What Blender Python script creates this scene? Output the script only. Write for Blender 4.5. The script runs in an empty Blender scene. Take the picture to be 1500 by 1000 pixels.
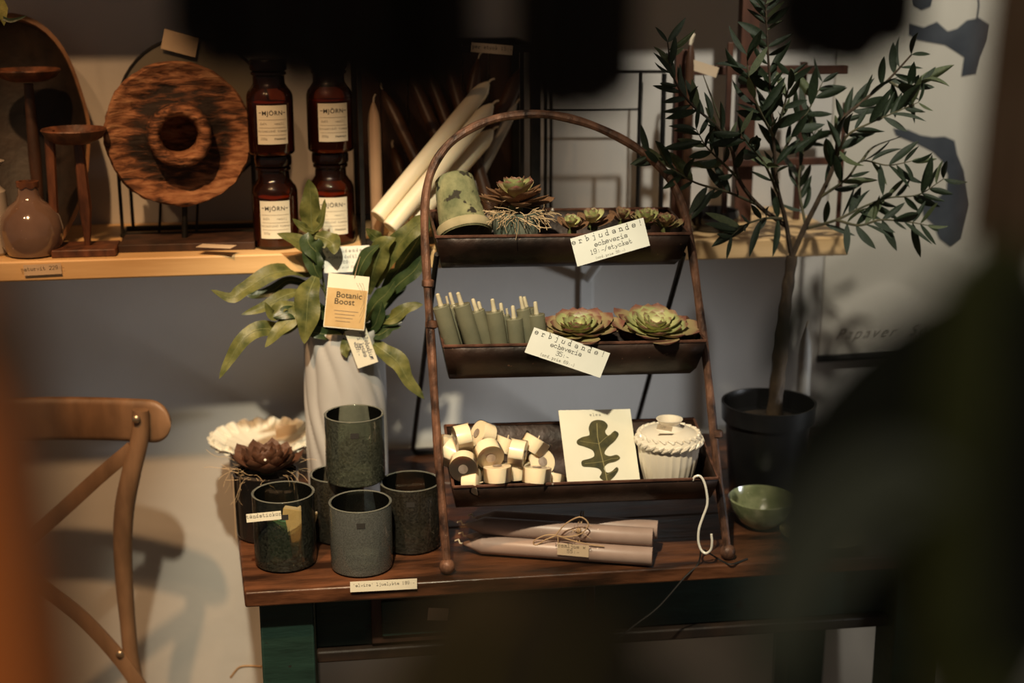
import bpy, bmesh, math, random
from mathutils import Vector, Matrix, Quaternion, noise
V = Vector
R = math.radians
random.seed(7)
SC = bpy.context.scene
COL = SC.collection

# ------------------------------------------------------------------ camera
PITCH, YAW, FPX = R(15.2), R(8.6), 2083.0
CAM = V((0, -2.45, 1.6))
cd = bpy.data.cameras.new('camera'); cam = bpy.data.objects.new('camera', cd); COL.objects.link(cam)
cam.location = CAM; cam.rotation_euler = (R(90) - PITCH, 0, -YAW)
cd.sensor_width = 36; cd.lens = 50; cd.clip_start = 0.05
cd.dof.use_dof = True; cd.dof.focus_distance = 1.93; cd.dof.aperture_fstop = 2.6
SC.camera = cam
FWD = V((math.sin(YAW) * math.cos(PITCH), math.cos(YAW) * math.cos(PITCH), -math.sin(PITCH)))
RGT = V((math.cos(YAW), -math.sin(YAW), 0)); UPV = RGT.cross(FWD)
TOCAM_H = V((-math.sin(YAW), -math.cos(YAW), 0))

# ------------------------------------------------------------------ light and exposure
w = bpy.data.worlds.new('world'); SC.world = w; w.use_nodes = True
bg = w.node_tree.nodes['Background']
bg.inputs[0].default_value = (1.0, 0.84, 0.70, 1); bg.inputs[1].default_value = 0.090
def spot(name, loc, target, energy, color, angle=70, size=0.03, blend=0.6):
    l = bpy.data.lights.new(name, 'SPOT'); l.energy = energy; l.color = color
    l.spot_size = R(angle); l.spot_blend = blend; l.shadow_soft_size = size
    o = bpy.data.objects.new(name, l); COL.objects.link(o); o.location = loc
    o.rotation_euler = (V(target) - V(loc)).to_track_quat('-Z', 'Y').to_euler(); return o
WARM = (1.0, 0.60, 0.32)
spot('ceiling_or_added_spot', (-0.12, -1.78, 2.62), (0.20, -0.50, 0.86), 235, (1.0, 0.88, 0.63), 30, blend=.6)
spot('ceiling_or_added_spot', (-0.45, -1.5, 2.72), (-0.44, -0.02, 0.10), 135, (1.0, 0.56, 0.25), 50, blend=.8)
spot('ceiling_or_added_spot', (-0.85, -1.5, 2.72), (-0.30, -0.10, 0.40), 24, (1.0, 0.58, 0.28), 60)
spot('ceiling_or_added_spot', (0.75, -1.5, 2.72), (1.08, -0.0, 1.30), 120, (1.0, 0.93, 0.78), 38)
spot('ceiling_or_added_spot', (-0.75, -3.3, 2.72), (-0.075, -2.19, 1.42), 85, (1.0, 0.50, 0.20), 9)  # added lamp without a known source, narrowed to brighten the left post
spot('under_shelf_fill', (1.95, -1.0, 0.86), (0.20, -0.0, 0.80), 85, (0.95, 0.98, 1.0), 25, size=0.15, blend=0.9)  # added cool spot, coned to brighten the wall below the shelf
SC.view_settings.view_transform = 'Standard'; SC.view_settings.look = 'None'
SC.view_settings.gamma = 1; SC.view_settings.use_curve_mapping = False; SC.view_settings.exposure = 0.0

# ------------------------------------------------------------------ pixel <-> place
def ray(px, py): return FWD + RGT * ((px - 750) / FPX) - UPV * ((py - 500) / FPX)
def PY(px, py, y):
    d = ray(px, py); return CAM + d * ((y - CAM.y) / d.y)
def PZ(px, py, z):
    d = ray(px, py); return CAM + d * ((z - CAM.z) / d.z)
def PP(px, py, P0, N):
    d = ray(px, py); return CAM + d * ((P0 - CAM).dot(N) / d.dot(N))
def PD(px, py, dist): return CAM + ray(px, py) * dist
def S(p): return (p - CAM).dot(FWD) / FPX           # metres per pixel at p

# ------------------------------------------------------------------ object helpers
WM = {}
def lnk(o, parent=None, M=None):
    COL.objects.link(o)
    if parent is not None: o.parent = parent
    M = M or Matrix.Identity(4)
    o.matrix_basis = M
    WM[o.name] = (WM[parent.name] @ M) if parent is not None else M
    return o
def tag(o, label=None, cat=None, group=None, kind=None):
    if label: o['label'] = label
    if cat: o['category'] = cat
    if group: o['group'] = group
    if kind: o['kind'] = kind
    return o
def thing(name, label, cat, loc=(0, 0, 0), group=None, M=None):
    o = bpy.data.objects.new(name, None); o.empty_display_size = 0.02
    lnk(o, None, M or Matrix.Translation(V(loc))); return tag(o, label, cat, group)
def copy_tree(o, parent=None, M=None):
    c = o.copy(); lnk(c, parent, M if M is not None else o.matrix_basis.copy())
    for ch in list(o.children): copy_tree(ch, c)
    return c
def spline(pts, n):
    """Catmull-Rom through pts (vectors or floats) sampled at n+1 points"""
    out = []; m = len(pts) - 1
    for i in range(n + 1):
        t = i / n * m; k = min(int(t), m - 1); u = t - k
        p1, p2 = pts[k], pts[k + 1]
        p0 = pts[k - 1] if k > 0 else p1 * 2 - p2
        p3 = pts[k + 2] if k + 2 <= m else p2 * 2 - p1
        out.append((p1 * 2 + (p2 - p0) * u + (p0 * 2 - p1 * 5 + p2 * 4 - p3) * u * u + (p1 * 3 - p0 - p2 * 3 + p3) * u * u * u) * 0.5)
    return out
def frameM(o, ex, ey):
    ex = ex.normalized(); ey = (ey - ex * ey.dot(ex)).normalized(); ez = ex.cross(ey)
    M = Matrix((ex, ey, ez)).transposed().to_4x4(); M.translation = o; return M
def axisM(o, z, xh=V((1, 0, 0))):
    z = z.normalized(); x = xh - z * xh.dot(z)
    if x.length < 1e-4: x = V((0, 1, 0)) - z * z.y
    x.normalize(); y = z.cross(x)
    M = Matrix((x, y, z)).transposed().to_4x4(); M.translation = o; return M

class MB:
    def __init__(s): s.v = []; s.f = []
    def add(s, vs, fs):
        b = len(s.v); s.v += [V(v) for v in vs]; s.f += [tuple(i + b for i in f) for f in fs]; return s
    def box(s, c, d, M=None, taper=(1, 1)):
        c = V(c); x, y, z = d[0] / 2, d[1] / 2, d[2] / 2
        vs = [V((i * x * (taper[0] if k > 0 else 1), j * y * (taper[1] if k > 0 else 1), k * z)) + c for k in (-1, 1) for j in (-1, 1) for i in (-1, 1)]
        if M: vs = [M @ v for v in vs]
        return s.add(vs, [(0, 2, 3, 1), (4, 5, 7, 6), (0, 1, 5, 4), (2, 6, 7, 3), (0, 4, 6, 2), (1, 3, 7, 5)])
    def prism(s, poly, z0, z1, M=None):
        n = len(poly); vs = [V((p[0], p[1], z0)) for p in poly] + [V((p[0], p[1], z1)) for p in poly]
        if M: vs = [M @ v for v in vs]
        return s.add(vs, [tuple(range(n - 1, -1, -1)), tuple(range(n, 2 * n))] + [(i, (i + 1) % n, n + (i + 1) % n, n + i) for i in range(n)])
    def tube(s, pts, r, n=8, cap=True, flat=None):
        pts = [V(p) for p in pts]; m = len(pts)
        rs = r if isinstance(r, (list, tuple)) else [r] * m
        up = None; vs = []
        for i, p in enumerate(pts):
            t = (pts[min(i + 1, m - 1)] - pts[max(i - 1, 0)])
            if t.length < 1e-9: t = V((0, 0, 1))
            t.normalize()
            if up is None:
                up = V((0, 0, 1)) if abs(t.z) < .9 else V((1, 0, 0))
            up = up - t * up.dot(t)
            if up.length < 1e-6: up = t.orthogonal()
            up.normalize(); sd = t.cross(up)
            for k in range(n):
                a = 2 * math.pi * k / n
                vs.append(p + (up * math.cos(a) + sd * math.sin(a)) * rs[i])
        fs = [(i * n + k, i * n + (k + 1) % n, (i + 1) * n + (k + 1) % n, (i + 1) * n + k) for i in range(m - 1) for k in range(n)]
        if cap: fs += [tuple(range(n - 1, -1, -1)), tuple(range((m - 1) * n, m * n))]
        return s.add(vs, fs)
    def lathe(s, prof, n=40, M=None, fn=None, cap0=True, cap1=True):
        m = len(prof); vs = []
        for j, (r, z) in enumerate(prof):
            for k in range(n):
                a = 2 * math.pi * k / n
                rr, zz = (r, z) if fn is None else fn(r, z, a, j)
                vs.append(V((rr * math.cos(a), rr * math.sin(a), zz)))
        if M: vs = [M @ v for v in vs]
        fs = [(j * n + k, j * n + (k + 1) % n, (j + 1) * n + (k + 1) % n, (j + 1) * n + k) for j in range(m - 1) for k in range(n)]
        if cap0: fs.append(tuple(range(n - 1, -1, -1)))
        if cap1: fs.append(tuple(range((m - 1) * n, m * n)))
        return s.add(vs, fs)
    def grid(s, rows, closed=False):
        n = len(rows[0]); vs = [v for r in rows for v in r]
        kk = n if closed else n - 1
        return s.add(vs, [(i * n + k, i * n + (k + 1) % n, (i + 1) * n + (k + 1) % n, (i + 1) * n + k) for i in range(len(rows) - 1) for k in range(kk)])
    def sphere(s, c, r, n=14, m=8, sz=1.0):
        prof = [(max(r * math.sin(math.pi * i / m), r * .02), -r * sz * math.cos(math.pi * i / m)) for i in range(m + 1)]
        return s.lathe(prof, n, Matrix.Translation(V(c)))
    def xf(s, M): s.v = [M @ v for v in s.v]; return s
    def mesh(s, name, smooth=True, angle=35):
        me = bpy.data.meshes.new(name); me.from_pydata([tuple(v) for v in s.v], [], s.f); me.validate()
        bm = bmesh.new(); bm.from_mesh(me)
        bmesh.ops.recalc_face_normals(bm, faces=bm.faces)
        if smooth:
            for f in bm.faces: f.smooth = True
            ca = R(angle)
            for e in bm.edges:
                if len(e.link_faces) == 2 and e.calc_face_angle(0) > ca: e.smooth = False
        bm.to_mesh(me); bm.free(); return me
    def build(s, name, mat, parent=None, world=True, M=None, smooth=True, angle=35, bevel=0, solid=0, sub=0):
        if world and parent is not None: s.xf(WM[parent.name].inverted())
        o = bpy.data.objects.new(name, s.mesh(name, smooth, angle)); lnk(o, parent, M)
        if mat is not None: o.data.materials.append(mat)
        if solid:
            md = o.modifiers.new('solid', 'SOLIDIFY'); md.thickness = solid; md.offset = 0
        if sub:
            md = o.modifiers.new('sub', 'SUBSURF'); md.levels = sub; md.render_levels = sub
        if bevel:
            md = o.modifiers.new('bevel', 'BEVEL'); md.width = bevel; md.segments = 2; md.limit_method = 'ANGLE'; md.angle_limit = R(40)
        return o
def meshobj(name, me, parent=None, M=None):
    o = bpy.data.objects.new(name, me); return lnk(o, parent, M)
def tmesh(mb, name, mat, smooth=True, angle=35):
    me = mb.mesh(name, smooth, angle); me.materials.append(mat); return me
def topmesh(o, loc):
    """move the origin of a top-level world-built mesh to loc"""
    loc = V(loc); o.data.transform(Matrix.Translation(-loc)); o.matrix_basis = Matrix.Translation(loc); WM[o.name] = o.matrix_basis.copy(); return o

# ------------------------------------------------------------------ materials
def newmat(name):
    m = bpy.data.materials.new(name); m.use_nodes = True; nt = m.node_tree
    return m, nt, nt.nodes['Principled BSDF']
def c4(c): return (c[0], c[1], c[2], 1)
def nnoise(nt, scale, detail=4, stretch=(1, 1, 1), rough=.55, dist=0.0, rnd=False):
    tc = nt.nodes.new('ShaderNodeTexCoord'); mp = nt.nodes.new('ShaderNodeMapping')
    mp.inputs['Scale'].default_value = stretch
    nt.links.new(tc.outputs['Object'], mp.inputs['Vector'])
    if rnd:
        oi = nt.nodes.new('ShaderNodeObjectInfo'); cx = nt.nodes.new('ShaderNodeMath'); cx.operation = 'MULTIPLY'; cx.inputs[1].default_value = 9
        nt.links.new(oi.outputs['Random'], cx.inputs[0]); nt.links.new(cx.outputs[0], mp.inputs['Location'])
    n = nt.nodes.new('ShaderNodeTexNoise'); n.inputs['Scale'].default_value = scale; n.inputs['Detail'].default_value = detail
    n.inputs['Roughness'].default_value = rough; n.inputs['Distortion'].default_value = dist
    nt.links.new(mp.outputs[0], n.inputs['Vector']); return n
def ramp(nt, src, stops):
    r = nt.nodes.new('ShaderNodeValToRGB'); els = r.color_ramp.elements
    while len(els) < len(stops): els.new(0.5)
    for e, (p, c) in zip(els, stops): e.position = p; e.color = c4(c)
    nt.links.new(src, r.inputs[0]); return r
def pm(name, c1, c2=None, scale=20, rough=.6, bump=0.0, metal=0.0, stretch=(1, 1, 1), lo=.35, hi=.65, detail=4, spec=.5, bscale=None, extra=None, rvar=0, dist=0.0, sss=0, coat=0, rnd=False):
    """mottled procedural surface; extra = (colour, scale, threshold) adds specks"""
    m, nt, p = newmat(name)
    p.inputs['Roughness'].default_value = rough; p.inputs['Metallic'].default_value = metal
    p.inputs['Specular IOR Level'].default_value = spec
    p.inputs['Coat Weight'].default_value = coat
    n = nnoise(nt, scale, detail, stretch, dist=dist, rnd=rnd)
    col = ramp(nt, n.outputs['Fac'], [(lo, c1), (hi, c2 or c1)]).outputs[0]
    if extra:
        n2 = nnoise(nt, extra[1], 3)
        r2 = ramp(nt, n2.outputs['Fac'], [(extra[2], (0, 0, 0)), (extra[2] + .04, (1, 1, 1))])
        mx = nt.nodes.new('ShaderNodeMixRGB'); nt.links.new(r2.outputs[0], mx.inputs[0]); nt.links.new(col, mx.inputs[1]); mx.inputs[2].default_value = c4(extra[0]); col = mx.outputs[0]
    nt.links.new(col, p.inputs['Base Color'])
    if rvar:
        mr = nt.nodes.new('ShaderNodeMapRange'); mr.inputs[3].default_value = rough - rvar; mr.inputs[4].default_value = rough + rvar
        nt.links.new(n.outputs['Fac'], mr.inputs[0]); nt.links.new(mr.outputs[0], p.inputs['Roughness'])
    if sss:
        p.inputs['Subsurface Weight'].default_value = sss; p.inputs['Subsurface Scale'].default_value = .01
        p.inputs['Subsurface Radius'].default_value = (1, .6, .3)
    if bump:
        nb = nnoise(nt, bscale or scale * 2, 5, stretch); b = nt.nodes.new('ShaderNodeBump'); b.inputs['Strength'].default_value = min(bump, 1); b.inputs['Distance'].default_value = .004
        nt.links.new(nb.outputs['Fac'], b.inputs['Height']); nt.links.new(b.outputs[0], p.inputs['Normal'])
    return m
def glass(name, tint, speck=None, rough=.03, dens=.0, solidc=(.1, .12, .11), fres=1.5):
    """thin tinted glass: tinted see-through + mirror by Fresnel + a little cloudy body"""
    m, nt, p = newmat(name); out = nt.nodes['Material Output']
    tr = nt.nodes.new('ShaderNodeBsdfTransparent'); tr.inputs[0].default_value = c4(tint)
    p.inputs['Base Color'].default_value = c4(solidc); p.inputs['Roughness'].default_value = .35
    mix = nt.nodes.new('ShaderNodeMixShader'); nt.links.new(tr.outputs[0], mix.inputs[1]); nt.links.new(p.outputs[0], mix.inputs[2]); mix.inputs[0].default_value = dens
    if speck:
        n = nnoise(nt, speck[0], 3, rough=.7); g = nt.nodes.new('ShaderNodeTexCoord'); sx = nt.nodes.new('ShaderNodeSeparateXYZ')
        nt.links.new(g.outputs['Generated'], sx.inputs[0])
        gr = nt.nodes.new('ShaderNodeMapRange'); gr.inputs[1].default_value = 0; gr.inputs[2].default_value = 1; gr.inputs[3].default_value = speck[2]; gr.inputs[4].default_value = speck[3]
        nt.links.new(sx.outputs[2], gr.inputs[0])
        r = ramp(nt, n.outputs['Fac'], [(.35, (0, 0, 0)), (.65, (1, 1, 1))])
        mu = nt.nodes.new('ShaderNodeMath'); mu.operation = 'MULTIPLY'; nt.links.new(r.outputs[0], mu.inputs[0]); nt.links.new(gr.outputs[0], mu.inputs[1])
        ad = nt.nodes.new('ShaderNodeMath'); ad.operation = 'ADD'; ad.use_clamp = True; nt.links.new(mu.outputs[0], ad.inputs[0]); ad.inputs[1].default_value = speck[1]
        nt.links.new(ad.outputs[0], mix.inputs[0])
    gl = nt.nodes.new('ShaderNodeBsdfGlossy'); gl.inputs['Roughness'].default_value = rough
    fr = nt.nodes.new('ShaderNodeFresnel'); fr.inputs[0].default_value = fres
    m2 = nt.nodes.new('ShaderNodeMixShader'); nt.links.new(fr.outputs[0], m2.inputs[0]); nt.links.new(mix.outputs[0], m2.inputs[1]); nt.links.new(gl.outputs[0], m2.inputs[2])
    nt.links.new(m2.outputs[0], out.inputs[0]); return m
def leafmat(name, c1, c2, scale=30, rough=.45, trans=.25, edge=None):
    m, nt, p = newmat(name); out = nt.nodes['Material Output']
    p.inputs['Roughness'].default_value = rough
    n = nnoise(nt, scale, 4, rnd=True); r = ramp(nt, n.outputs['Fac'], [(.3, c1), (.7, c2)])
    nt.links.new(r.outputs[0], p.inputs['Base Color'])
    tl = nt.nodes.new('ShaderNodeBsdfTranslucent'); nt.links.new(r.outputs[0], tl.inputs[0])
    mx = nt.nodes.new('ShaderNodeMixShader'); mx.inputs[0].default_value = trans
    nt.links.new(p.outputs[0], mx.inputs[1]); nt.links.new(tl.outputs[0], mx.inputs[2]); nt.links.new(mx.outputs[0], out.inputs[0])
    nb = nnoise(nt, 140, 3, (1, 1, 1)); b = nt.nodes.new('ShaderNodeBump'); b.inputs['Strength'].default_value = .35; b.inputs['Distance'].default_value = .002
    nt.links.new(nb.outputs['Fac'], b.inputs['Height']); nt.links.new(b.outputs[0], p.inputs['Normal'])
    return m
M = {}
M['wall'] = pm('wall_plaster', (.50, .48, .45), (.56, .54, .51), 3, .85, .12, bscale=60)
M['floor'] = pm('floor_boards', (.30, .25, .19), (.40, .33, .25), 4, .5, .1, stretch=(.4, 6, 1))
M['pine'] = pm('pine_board', (.60, .38, .17), (.74, .50, .25), 3.5, .5, .15, stretch=(1.2, 14, 14), lo=.3, hi=.7, bscale=6)
M['white_metal'] = pm('white_metal', (.55, .55, .54), (.62, .62, .6), 20, .5)
M['tabletop'] = pm('worn_table_wood', (.020, .008, .004), (.13, .048, .020), 9, .38, .4, stretch=(1, 5, 5), rvar=.15, extra=((.55, .42, .3), 60, .76), bscale=14)
M['green_paint'] = pm('old_green_paint', (.006, .020, .015), (.012, .036, .027), 8, .5, .35, stretch=(1, 1, 5), extra=((.012, .01, .008), 45, .68))
M['dark_wood'] = pm('dark_wood', (.022, .010, .006), (.06, .026, .014), 10, .55, .3, stretch=(3, 3, 1))
M['red_wood'] = pm('dark_red_wood', (.045, .016, .009), (.09, .034, .018), 12, .5, .3, stretch=(4, 4, 1))
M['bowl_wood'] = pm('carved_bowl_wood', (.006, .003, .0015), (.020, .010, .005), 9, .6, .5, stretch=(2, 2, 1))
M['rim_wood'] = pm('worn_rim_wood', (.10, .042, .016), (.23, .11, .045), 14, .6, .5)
M['holder_wood'] = pm('holder_wood', (.05, .018, .009), (.15, .055, .025), 18, .5, .3, stretch=(3, 3, 1))
M['black_metal'] = pm('black_metal', (.008, .008, .008), (.02, .018, .016), 40, .45, .1, metal=.4)
M['rust'] = pm('rusty_brown_metal', (.016, .008, .006), (.21, .098, .058), 48, .48, .6, metal=.25, stretch=(1, 1, .5), extra=((.33, .24, .18), 95, .72), bscale=90, rvar=.12)
M['tray'] = pm('dark_tray_metal', (.012, .007, .005), (.042, .021, .014), 16, .42, .35, metal=.35, extra=((.16, .085, .055), 70, .70), rvar=.12, bscale=50)
M['worn_edge'] = pm('worn_rim_metal', (.05, .022, .014), (.16, .07, .045), 40, .45, .3, metal=.3, extra=((.75, .7, .62), 38, .66))
M['cream'] = pm('cream_wax', (.76, .66, .48), (.82, .72, .54), 12, .42, 0, sss=.15)
M['tea_wax'] = pm('ivory_wax', (.80, .68, .50), (.86, .74, .56), 12, .35, 0, sss=.2)
M['brown_candle'] = pm('dark_brown_wax', (.055, .024, .012), (.09, .04, .02), 10, .4)
M['tan_candle'] = pm('tan_wax', (.40, .25, .15), (.46, .30, .18), 10, .45)
M['grey_candle'] = pm('grey_white_wax', (.35, .33, .30), (.42, .4, .36), 10, .45)
M['mauve'] = pm('dusty_mauve_wax', (.30, .205, .165), (.37, .26, .215), 16, .4, .08, rvar=.06, extra=((.6, .46, .38), 120, .72))
M['sage'] = pm('sage_wax', (.125, .13, .088), (.20, .19, .125), 14, .22, .05, coat=.5)
M['sage_wick'] = pm('sage_wick', (.42, .37, .25), (.5, .45, .32), 60, .5)
M['wick'] = pm('waxed_wick', (.62, .52, .36), (.7, .6, .45), 60, .6)
M['paper'] = pm('card_paper', (.74, .70, .56), (.80, .76, .62), 12, .7)
M['paper_white'] = pm('white_card', (.84, .85, .78), (.90, .91, .84), 12, .7)
M['paper_dim'] = pm('buff_paper', (.56, .42, .28), (.62, .48, .33), 12, .7)
M['kraft'] = pm('kraft_paper', (.50, .33, .14), (.58, .40, .19), 30, .7)
M['ink'] = pm('black_ink', (.02, .018, .016), None, 10, .7)
M['ink_soft'] = pm('faded_ink', (.13, .11, .09), None, 10, .7)
M['ink_blue'] = pm('blue_ink', (.03, .04, .09), None, 10, .7)
M['line'] = pm('printed_rule', (.36, .31, .24), None, 10, .7)
M['amber'] = glass('amber_glass', (.66, .27, .09), dens=.08, solidc=(.09, .03, .01), rough=.04)
M['amber_dark'] = glass('dark_amber_glass', (.16, .035, .01), dens=.35, solidc=(.02, .006, .003), rough=.04)
M['amber_wax'] = pm('amber_jar_wax', (.30, .115, .045), (.38, .15, .06), 6, .5)
M['smoke'] = glass('smoky_speckled_glass', (.62, .66, .57), (300, .02, .22, .04), .05, solidc=(.12, .135, .11))
M['olive_glass'] = glass('olive_speckled_glass', (.40, .44, .36), (300, .12, .50, .22), .05, solidc=(.10, .112, .085))
M['blueglass'] = glass('blue_grey_speckled_glass', (.37, .40, .37), (480, .30, .36, .22), .05, solidc=(.135, .145, .135))
M['brownglass'] = glass('brown_speckled_glass', (.26, .25, .20), (300, .10, .45, .3), .05, solidc=(.055, .05, .038))
M['clearglass'] = glass('clear_plastic', (.97, .96, .94), rough=.08, fres=1.25)
M['matchgreen'] = pm('matchbox_green', (.10, .24, .13), (.13, .28, .16), 20, .6)
M['glaze'] = pm('mauve_brown_glaze', (.12, .072, .052), (.19, .12, .09), 10, .12, .05, coat=.6, extra=((.30, .2, .17), 140, .70))
M['glaze_white'] = pm('grey_white_glaze', (.34, .30, .26), (.42, .38, .33), 10, .25)
M['vasewhite'] = pm('matt_white_ceramic', (.42, .41, .40), (.50, .485, .47), 6, .42, .04)
M['milk'] = pm('milk_glass', (.74, .72, .62), (.80, .78, .68), 6, .2, coat=.4)
M['acorn'] = pm('ivory_ceramic', (.78, .68, .54), (.84, .76, .64), 9, .3, .05, coat=.3)
M['black_pot'] = pm('black_plastic', (.007, .007, .008), (.013, .013, .014), 14, .32, .03)
M['black_glass'] = pm('black_glazed_pot', (.007, .006, .006), (.016, .013, .012), 14, .12, coat=.5)
def petalmat(name, base, mid, tipc):
    m, nt, p = newmat(name); p.inputs['Roughness'].default_value = .5
    tc = nt.nodes.new('ShaderNodeTexCoord'); sx = nt.nodes.new('ShaderNodeSeparateXYZ'); nt.links.new(tc.outputs['Object'], sx.inputs[0])
    n = nnoise(nt, 5, 4, rnd=True); mu = nt.nodes.new('ShaderNodeMath'); mu.operation = 'MULTIPLY_ADD'; mu.inputs[1].default_value = .16
    nt.links.new(n.outputs['Fac'], mu.inputs[0]); nt.links.new(sx.outputs[0], mu.inputs[2])
    r = ramp(nt, mu.outputs[0], [(.50, base), (.90, mid), (1.0, tipc)]); nt.links.new(r.outputs[0], p.inputs['Base Color']); return m
M['soil'] = pm('dark_soil', (.012, .008, .005), (.04, .025, .015), 60, .9, .8)
M['mosspot'] = pm('mossy_clay', (.060, .075, .030), (.25, .24, .12), 26, .85, .8, extra=((.02, .016, .008), 38, .60), lo=.3, hi=.62)
M['potrim'] = pm('pale_clay_rim', (.26, .22, .12), (.36, .30, .18), 25, .8, .3)
M['agedpot'] = pm('lime_green_grey_clay', (.055, .085, .065), (.20, .20, .15), 24, .85, .4)
M['fibre'] = pm('dry_root_fibre', (.36, .25, .14), (.48, .34, .2), 30, .8)
M['twine'] = pm('jute_twine', (.34, .21, .11), (.45, .30, .17), 80, .85)
M['cord'] = pm('black_cord', (.01, .009, .008), None, 20, .6)
M['hook'] = pm('white_enamel_wire', (.72, .68, .6), (.78, .74, .66), 20, .3)
M['greenbowl'] = pm('green_glass_glaze', (.17, .20, .10), (.30, .32, .18), 60, .12, .25, coat=.8, extra=((.75, .78, .6), 70, .70))
M['plate'] = pm('olive_plate_glaze', (.14, .12, .05), (.24, .2, .09), 12, .25)
M['chair'] = pm('oiled_beech', (.12, .065, .033), (.27, .15, .078), 11, .5, .35, stretch=(2, 2, .6), lo=.3, hi=.7)
M['screw'] = pm('brass_screw', (.30, .22, .14), (.4, .3, .2), 40, .35, metal=.8)
M['hub'] = pm('weathered_hub_wood', (.040, .012, .005), (.52, .235, .095), 15, .75, 1.0, stretch=(1, 5, 1), lo=.40, hi=.56, dist=.7, detail=8, bscale=30)
def hubmat():
    m, nt, p = newmat('weathered_hub_wood'); p.inputs['Roughness'].default_value = .8
    n1 = nnoise(nt, 26, 10, (1, 4.5, 1), .62, .5); n2 = nnoise(nt, 9, 6, (1, 1, 1), .6, .3)
    add = nt.nodes.new('ShaderNodeMath'); add.operation = 'ADD'; nt.links.new(n1.outputs['Fac'], add.inputs[0])
    tc = nt.nodes.new('ShaderNodeTexCoord'); vm = nt.nodes.new('ShaderNodeVectorMath'); vm.operation = 'LENGTH'
    mp = nt.nodes.new('ShaderNodeMapping'); mp.inputs['Scale'].default_value = (1, 1, 0); nt.links.new(tc.outputs['Object'], mp.inputs[0]); nt.links.new(mp.outputs[0], vm.inputs[0])
    rr = ramp(nt, vm.outputs['Value'], [(0.0, (.5, .5, .5)), (.046, (.5, .5, .5)), (.051, (.29, .29, .29)), (.066, (.33, .33, .33)), (.084, (.5, .5, .5)), (.112, (.53, .53, .53)), (.118, (.42, .42, .42))])
    mu = nt.nodes.new('ShaderNodeMath'); mu.operation = 'MULTIPLY_ADD'; nt.links.new(n2.outputs['Fac'], mu.inputs[0]); mu.inputs[1].default_value = .55; nt.links.new(rr.outputs[0], mu.inputs[2])
    nt.links.new(mu.outputs[0], add.inputs[1])
    r = ramp(nt, add.outputs[0], [(.50, (0, 0, 0)), (1, (1, 1, 1))])
    hf = nt.nodes.new('ShaderNodeMath'); hf.operation = 'MULTIPLY'; hf.inputs[1].default_value = .5; nt.links.new(add.outputs[0], hf.inputs[0])
    r = ramp(nt, hf.outputs[0], [(.545, (.012, .005, .0025)), (.605, (.10, .036, .014)), (.65, (.26, .105, .045)), (.74, (.46, .24, .12))])
    nt.links.new(r.outputs[0], p.inputs['Base Color'])
    b = nt.nodes.new('ShaderNodeBump'); b.inputs['Strength'].default_value = 1; b.inputs['Distance'].default_value = .006
    nt.links.new(add.outputs[0], b.inputs['Height']); nt.links.new(b.outputs[0], p.inputs['Normal']); return m
M['hub'] = hubmat()
M['mirror'] = pm('dull_mirror', (.20, .175, .13), None, 10, .35, metal=.35)
M['poster'] = pm('poster_paper', (.56, .53, .46), (.60, .57, .50), 5, .7)
M['poster_leaf'] = pm('poster_print_blue_grey', (.035, .042, .055), (.06, .07, .085), 14, .7)
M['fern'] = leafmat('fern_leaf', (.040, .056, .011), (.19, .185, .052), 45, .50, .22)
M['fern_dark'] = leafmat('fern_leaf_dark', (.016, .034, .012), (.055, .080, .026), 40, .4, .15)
M['vein'] = leafmat('leaf_midrib', (.17, .19, .07), (.22, .23, .09), 30, .5, .1)
M['stem'] = pm('green_stem', (.06, .07, .02), (.11, .12, .04), 30, .5)
M['olive_leaf'] = leafmat('olive_leaf', (.010, .021, .009), (.032, .050, .022), 20, .45, .12)
M['olive_pale'] = leafmat('olive_leaf_pale', (.06, .085, .035), (.12, .14, .06), 20, .5, .15)
M['bark'] = pm('olive_bark', (.030, .019, .011), (.09, .058, .032), 50, .8, .7, stretch=(1, 1, .5))
M['twig'] = pm('olive_twig', (.06, .06, .03), (.12, .10, .05), 50, .8)
M['ech_green'] = petalmat('echeveria_green', (.46, .45, .18), (.27, .29, .12), (.20, .10, .06))
M['ech_pink'] = petalmat('echeveria_rust_tip', (.30, .28, .11), (.27, .19, .10), (.17, .065, .045))
M['ech_brown'] = leafmat('echeveria_brown', (.075, .028, .016), (.14, .065, .035), 18, .42, .1)
M['ech_rose'] = leafmat('echeveria_rose', (.13, .045, .028), (.27, .16, .075), 18, .5, .1)
M['ech_pale'] = petalmat('echeveria_pale', (.52, .50, .22), (.38, .38, .17), (.26, .17, .09))
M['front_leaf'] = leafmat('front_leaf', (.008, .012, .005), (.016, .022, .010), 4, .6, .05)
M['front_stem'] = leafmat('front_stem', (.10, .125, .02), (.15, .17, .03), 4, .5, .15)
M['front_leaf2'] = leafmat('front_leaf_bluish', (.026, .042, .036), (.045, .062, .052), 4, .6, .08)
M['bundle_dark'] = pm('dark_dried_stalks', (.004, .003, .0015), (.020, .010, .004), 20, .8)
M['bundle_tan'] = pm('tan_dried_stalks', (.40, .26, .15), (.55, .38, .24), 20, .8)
M['post'] = pm('orange_brown_wood', (.30, .12, .035), (.38, .16, .05), 6, .6)
M['oakprint'] = pm('oak_leaf_print', (.018, .021, .007), (.105, .088, .026), 45, .75, lo=.3, hi=.7)
M['oakvein'] = pm('oak_vein_print', (.30, .26, .11), None, 10, .75)
M['foil'] = pm('wick_foil', (.34, .27, .22), (.5, .42, .36), 90, .45, metal=.5)

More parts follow.
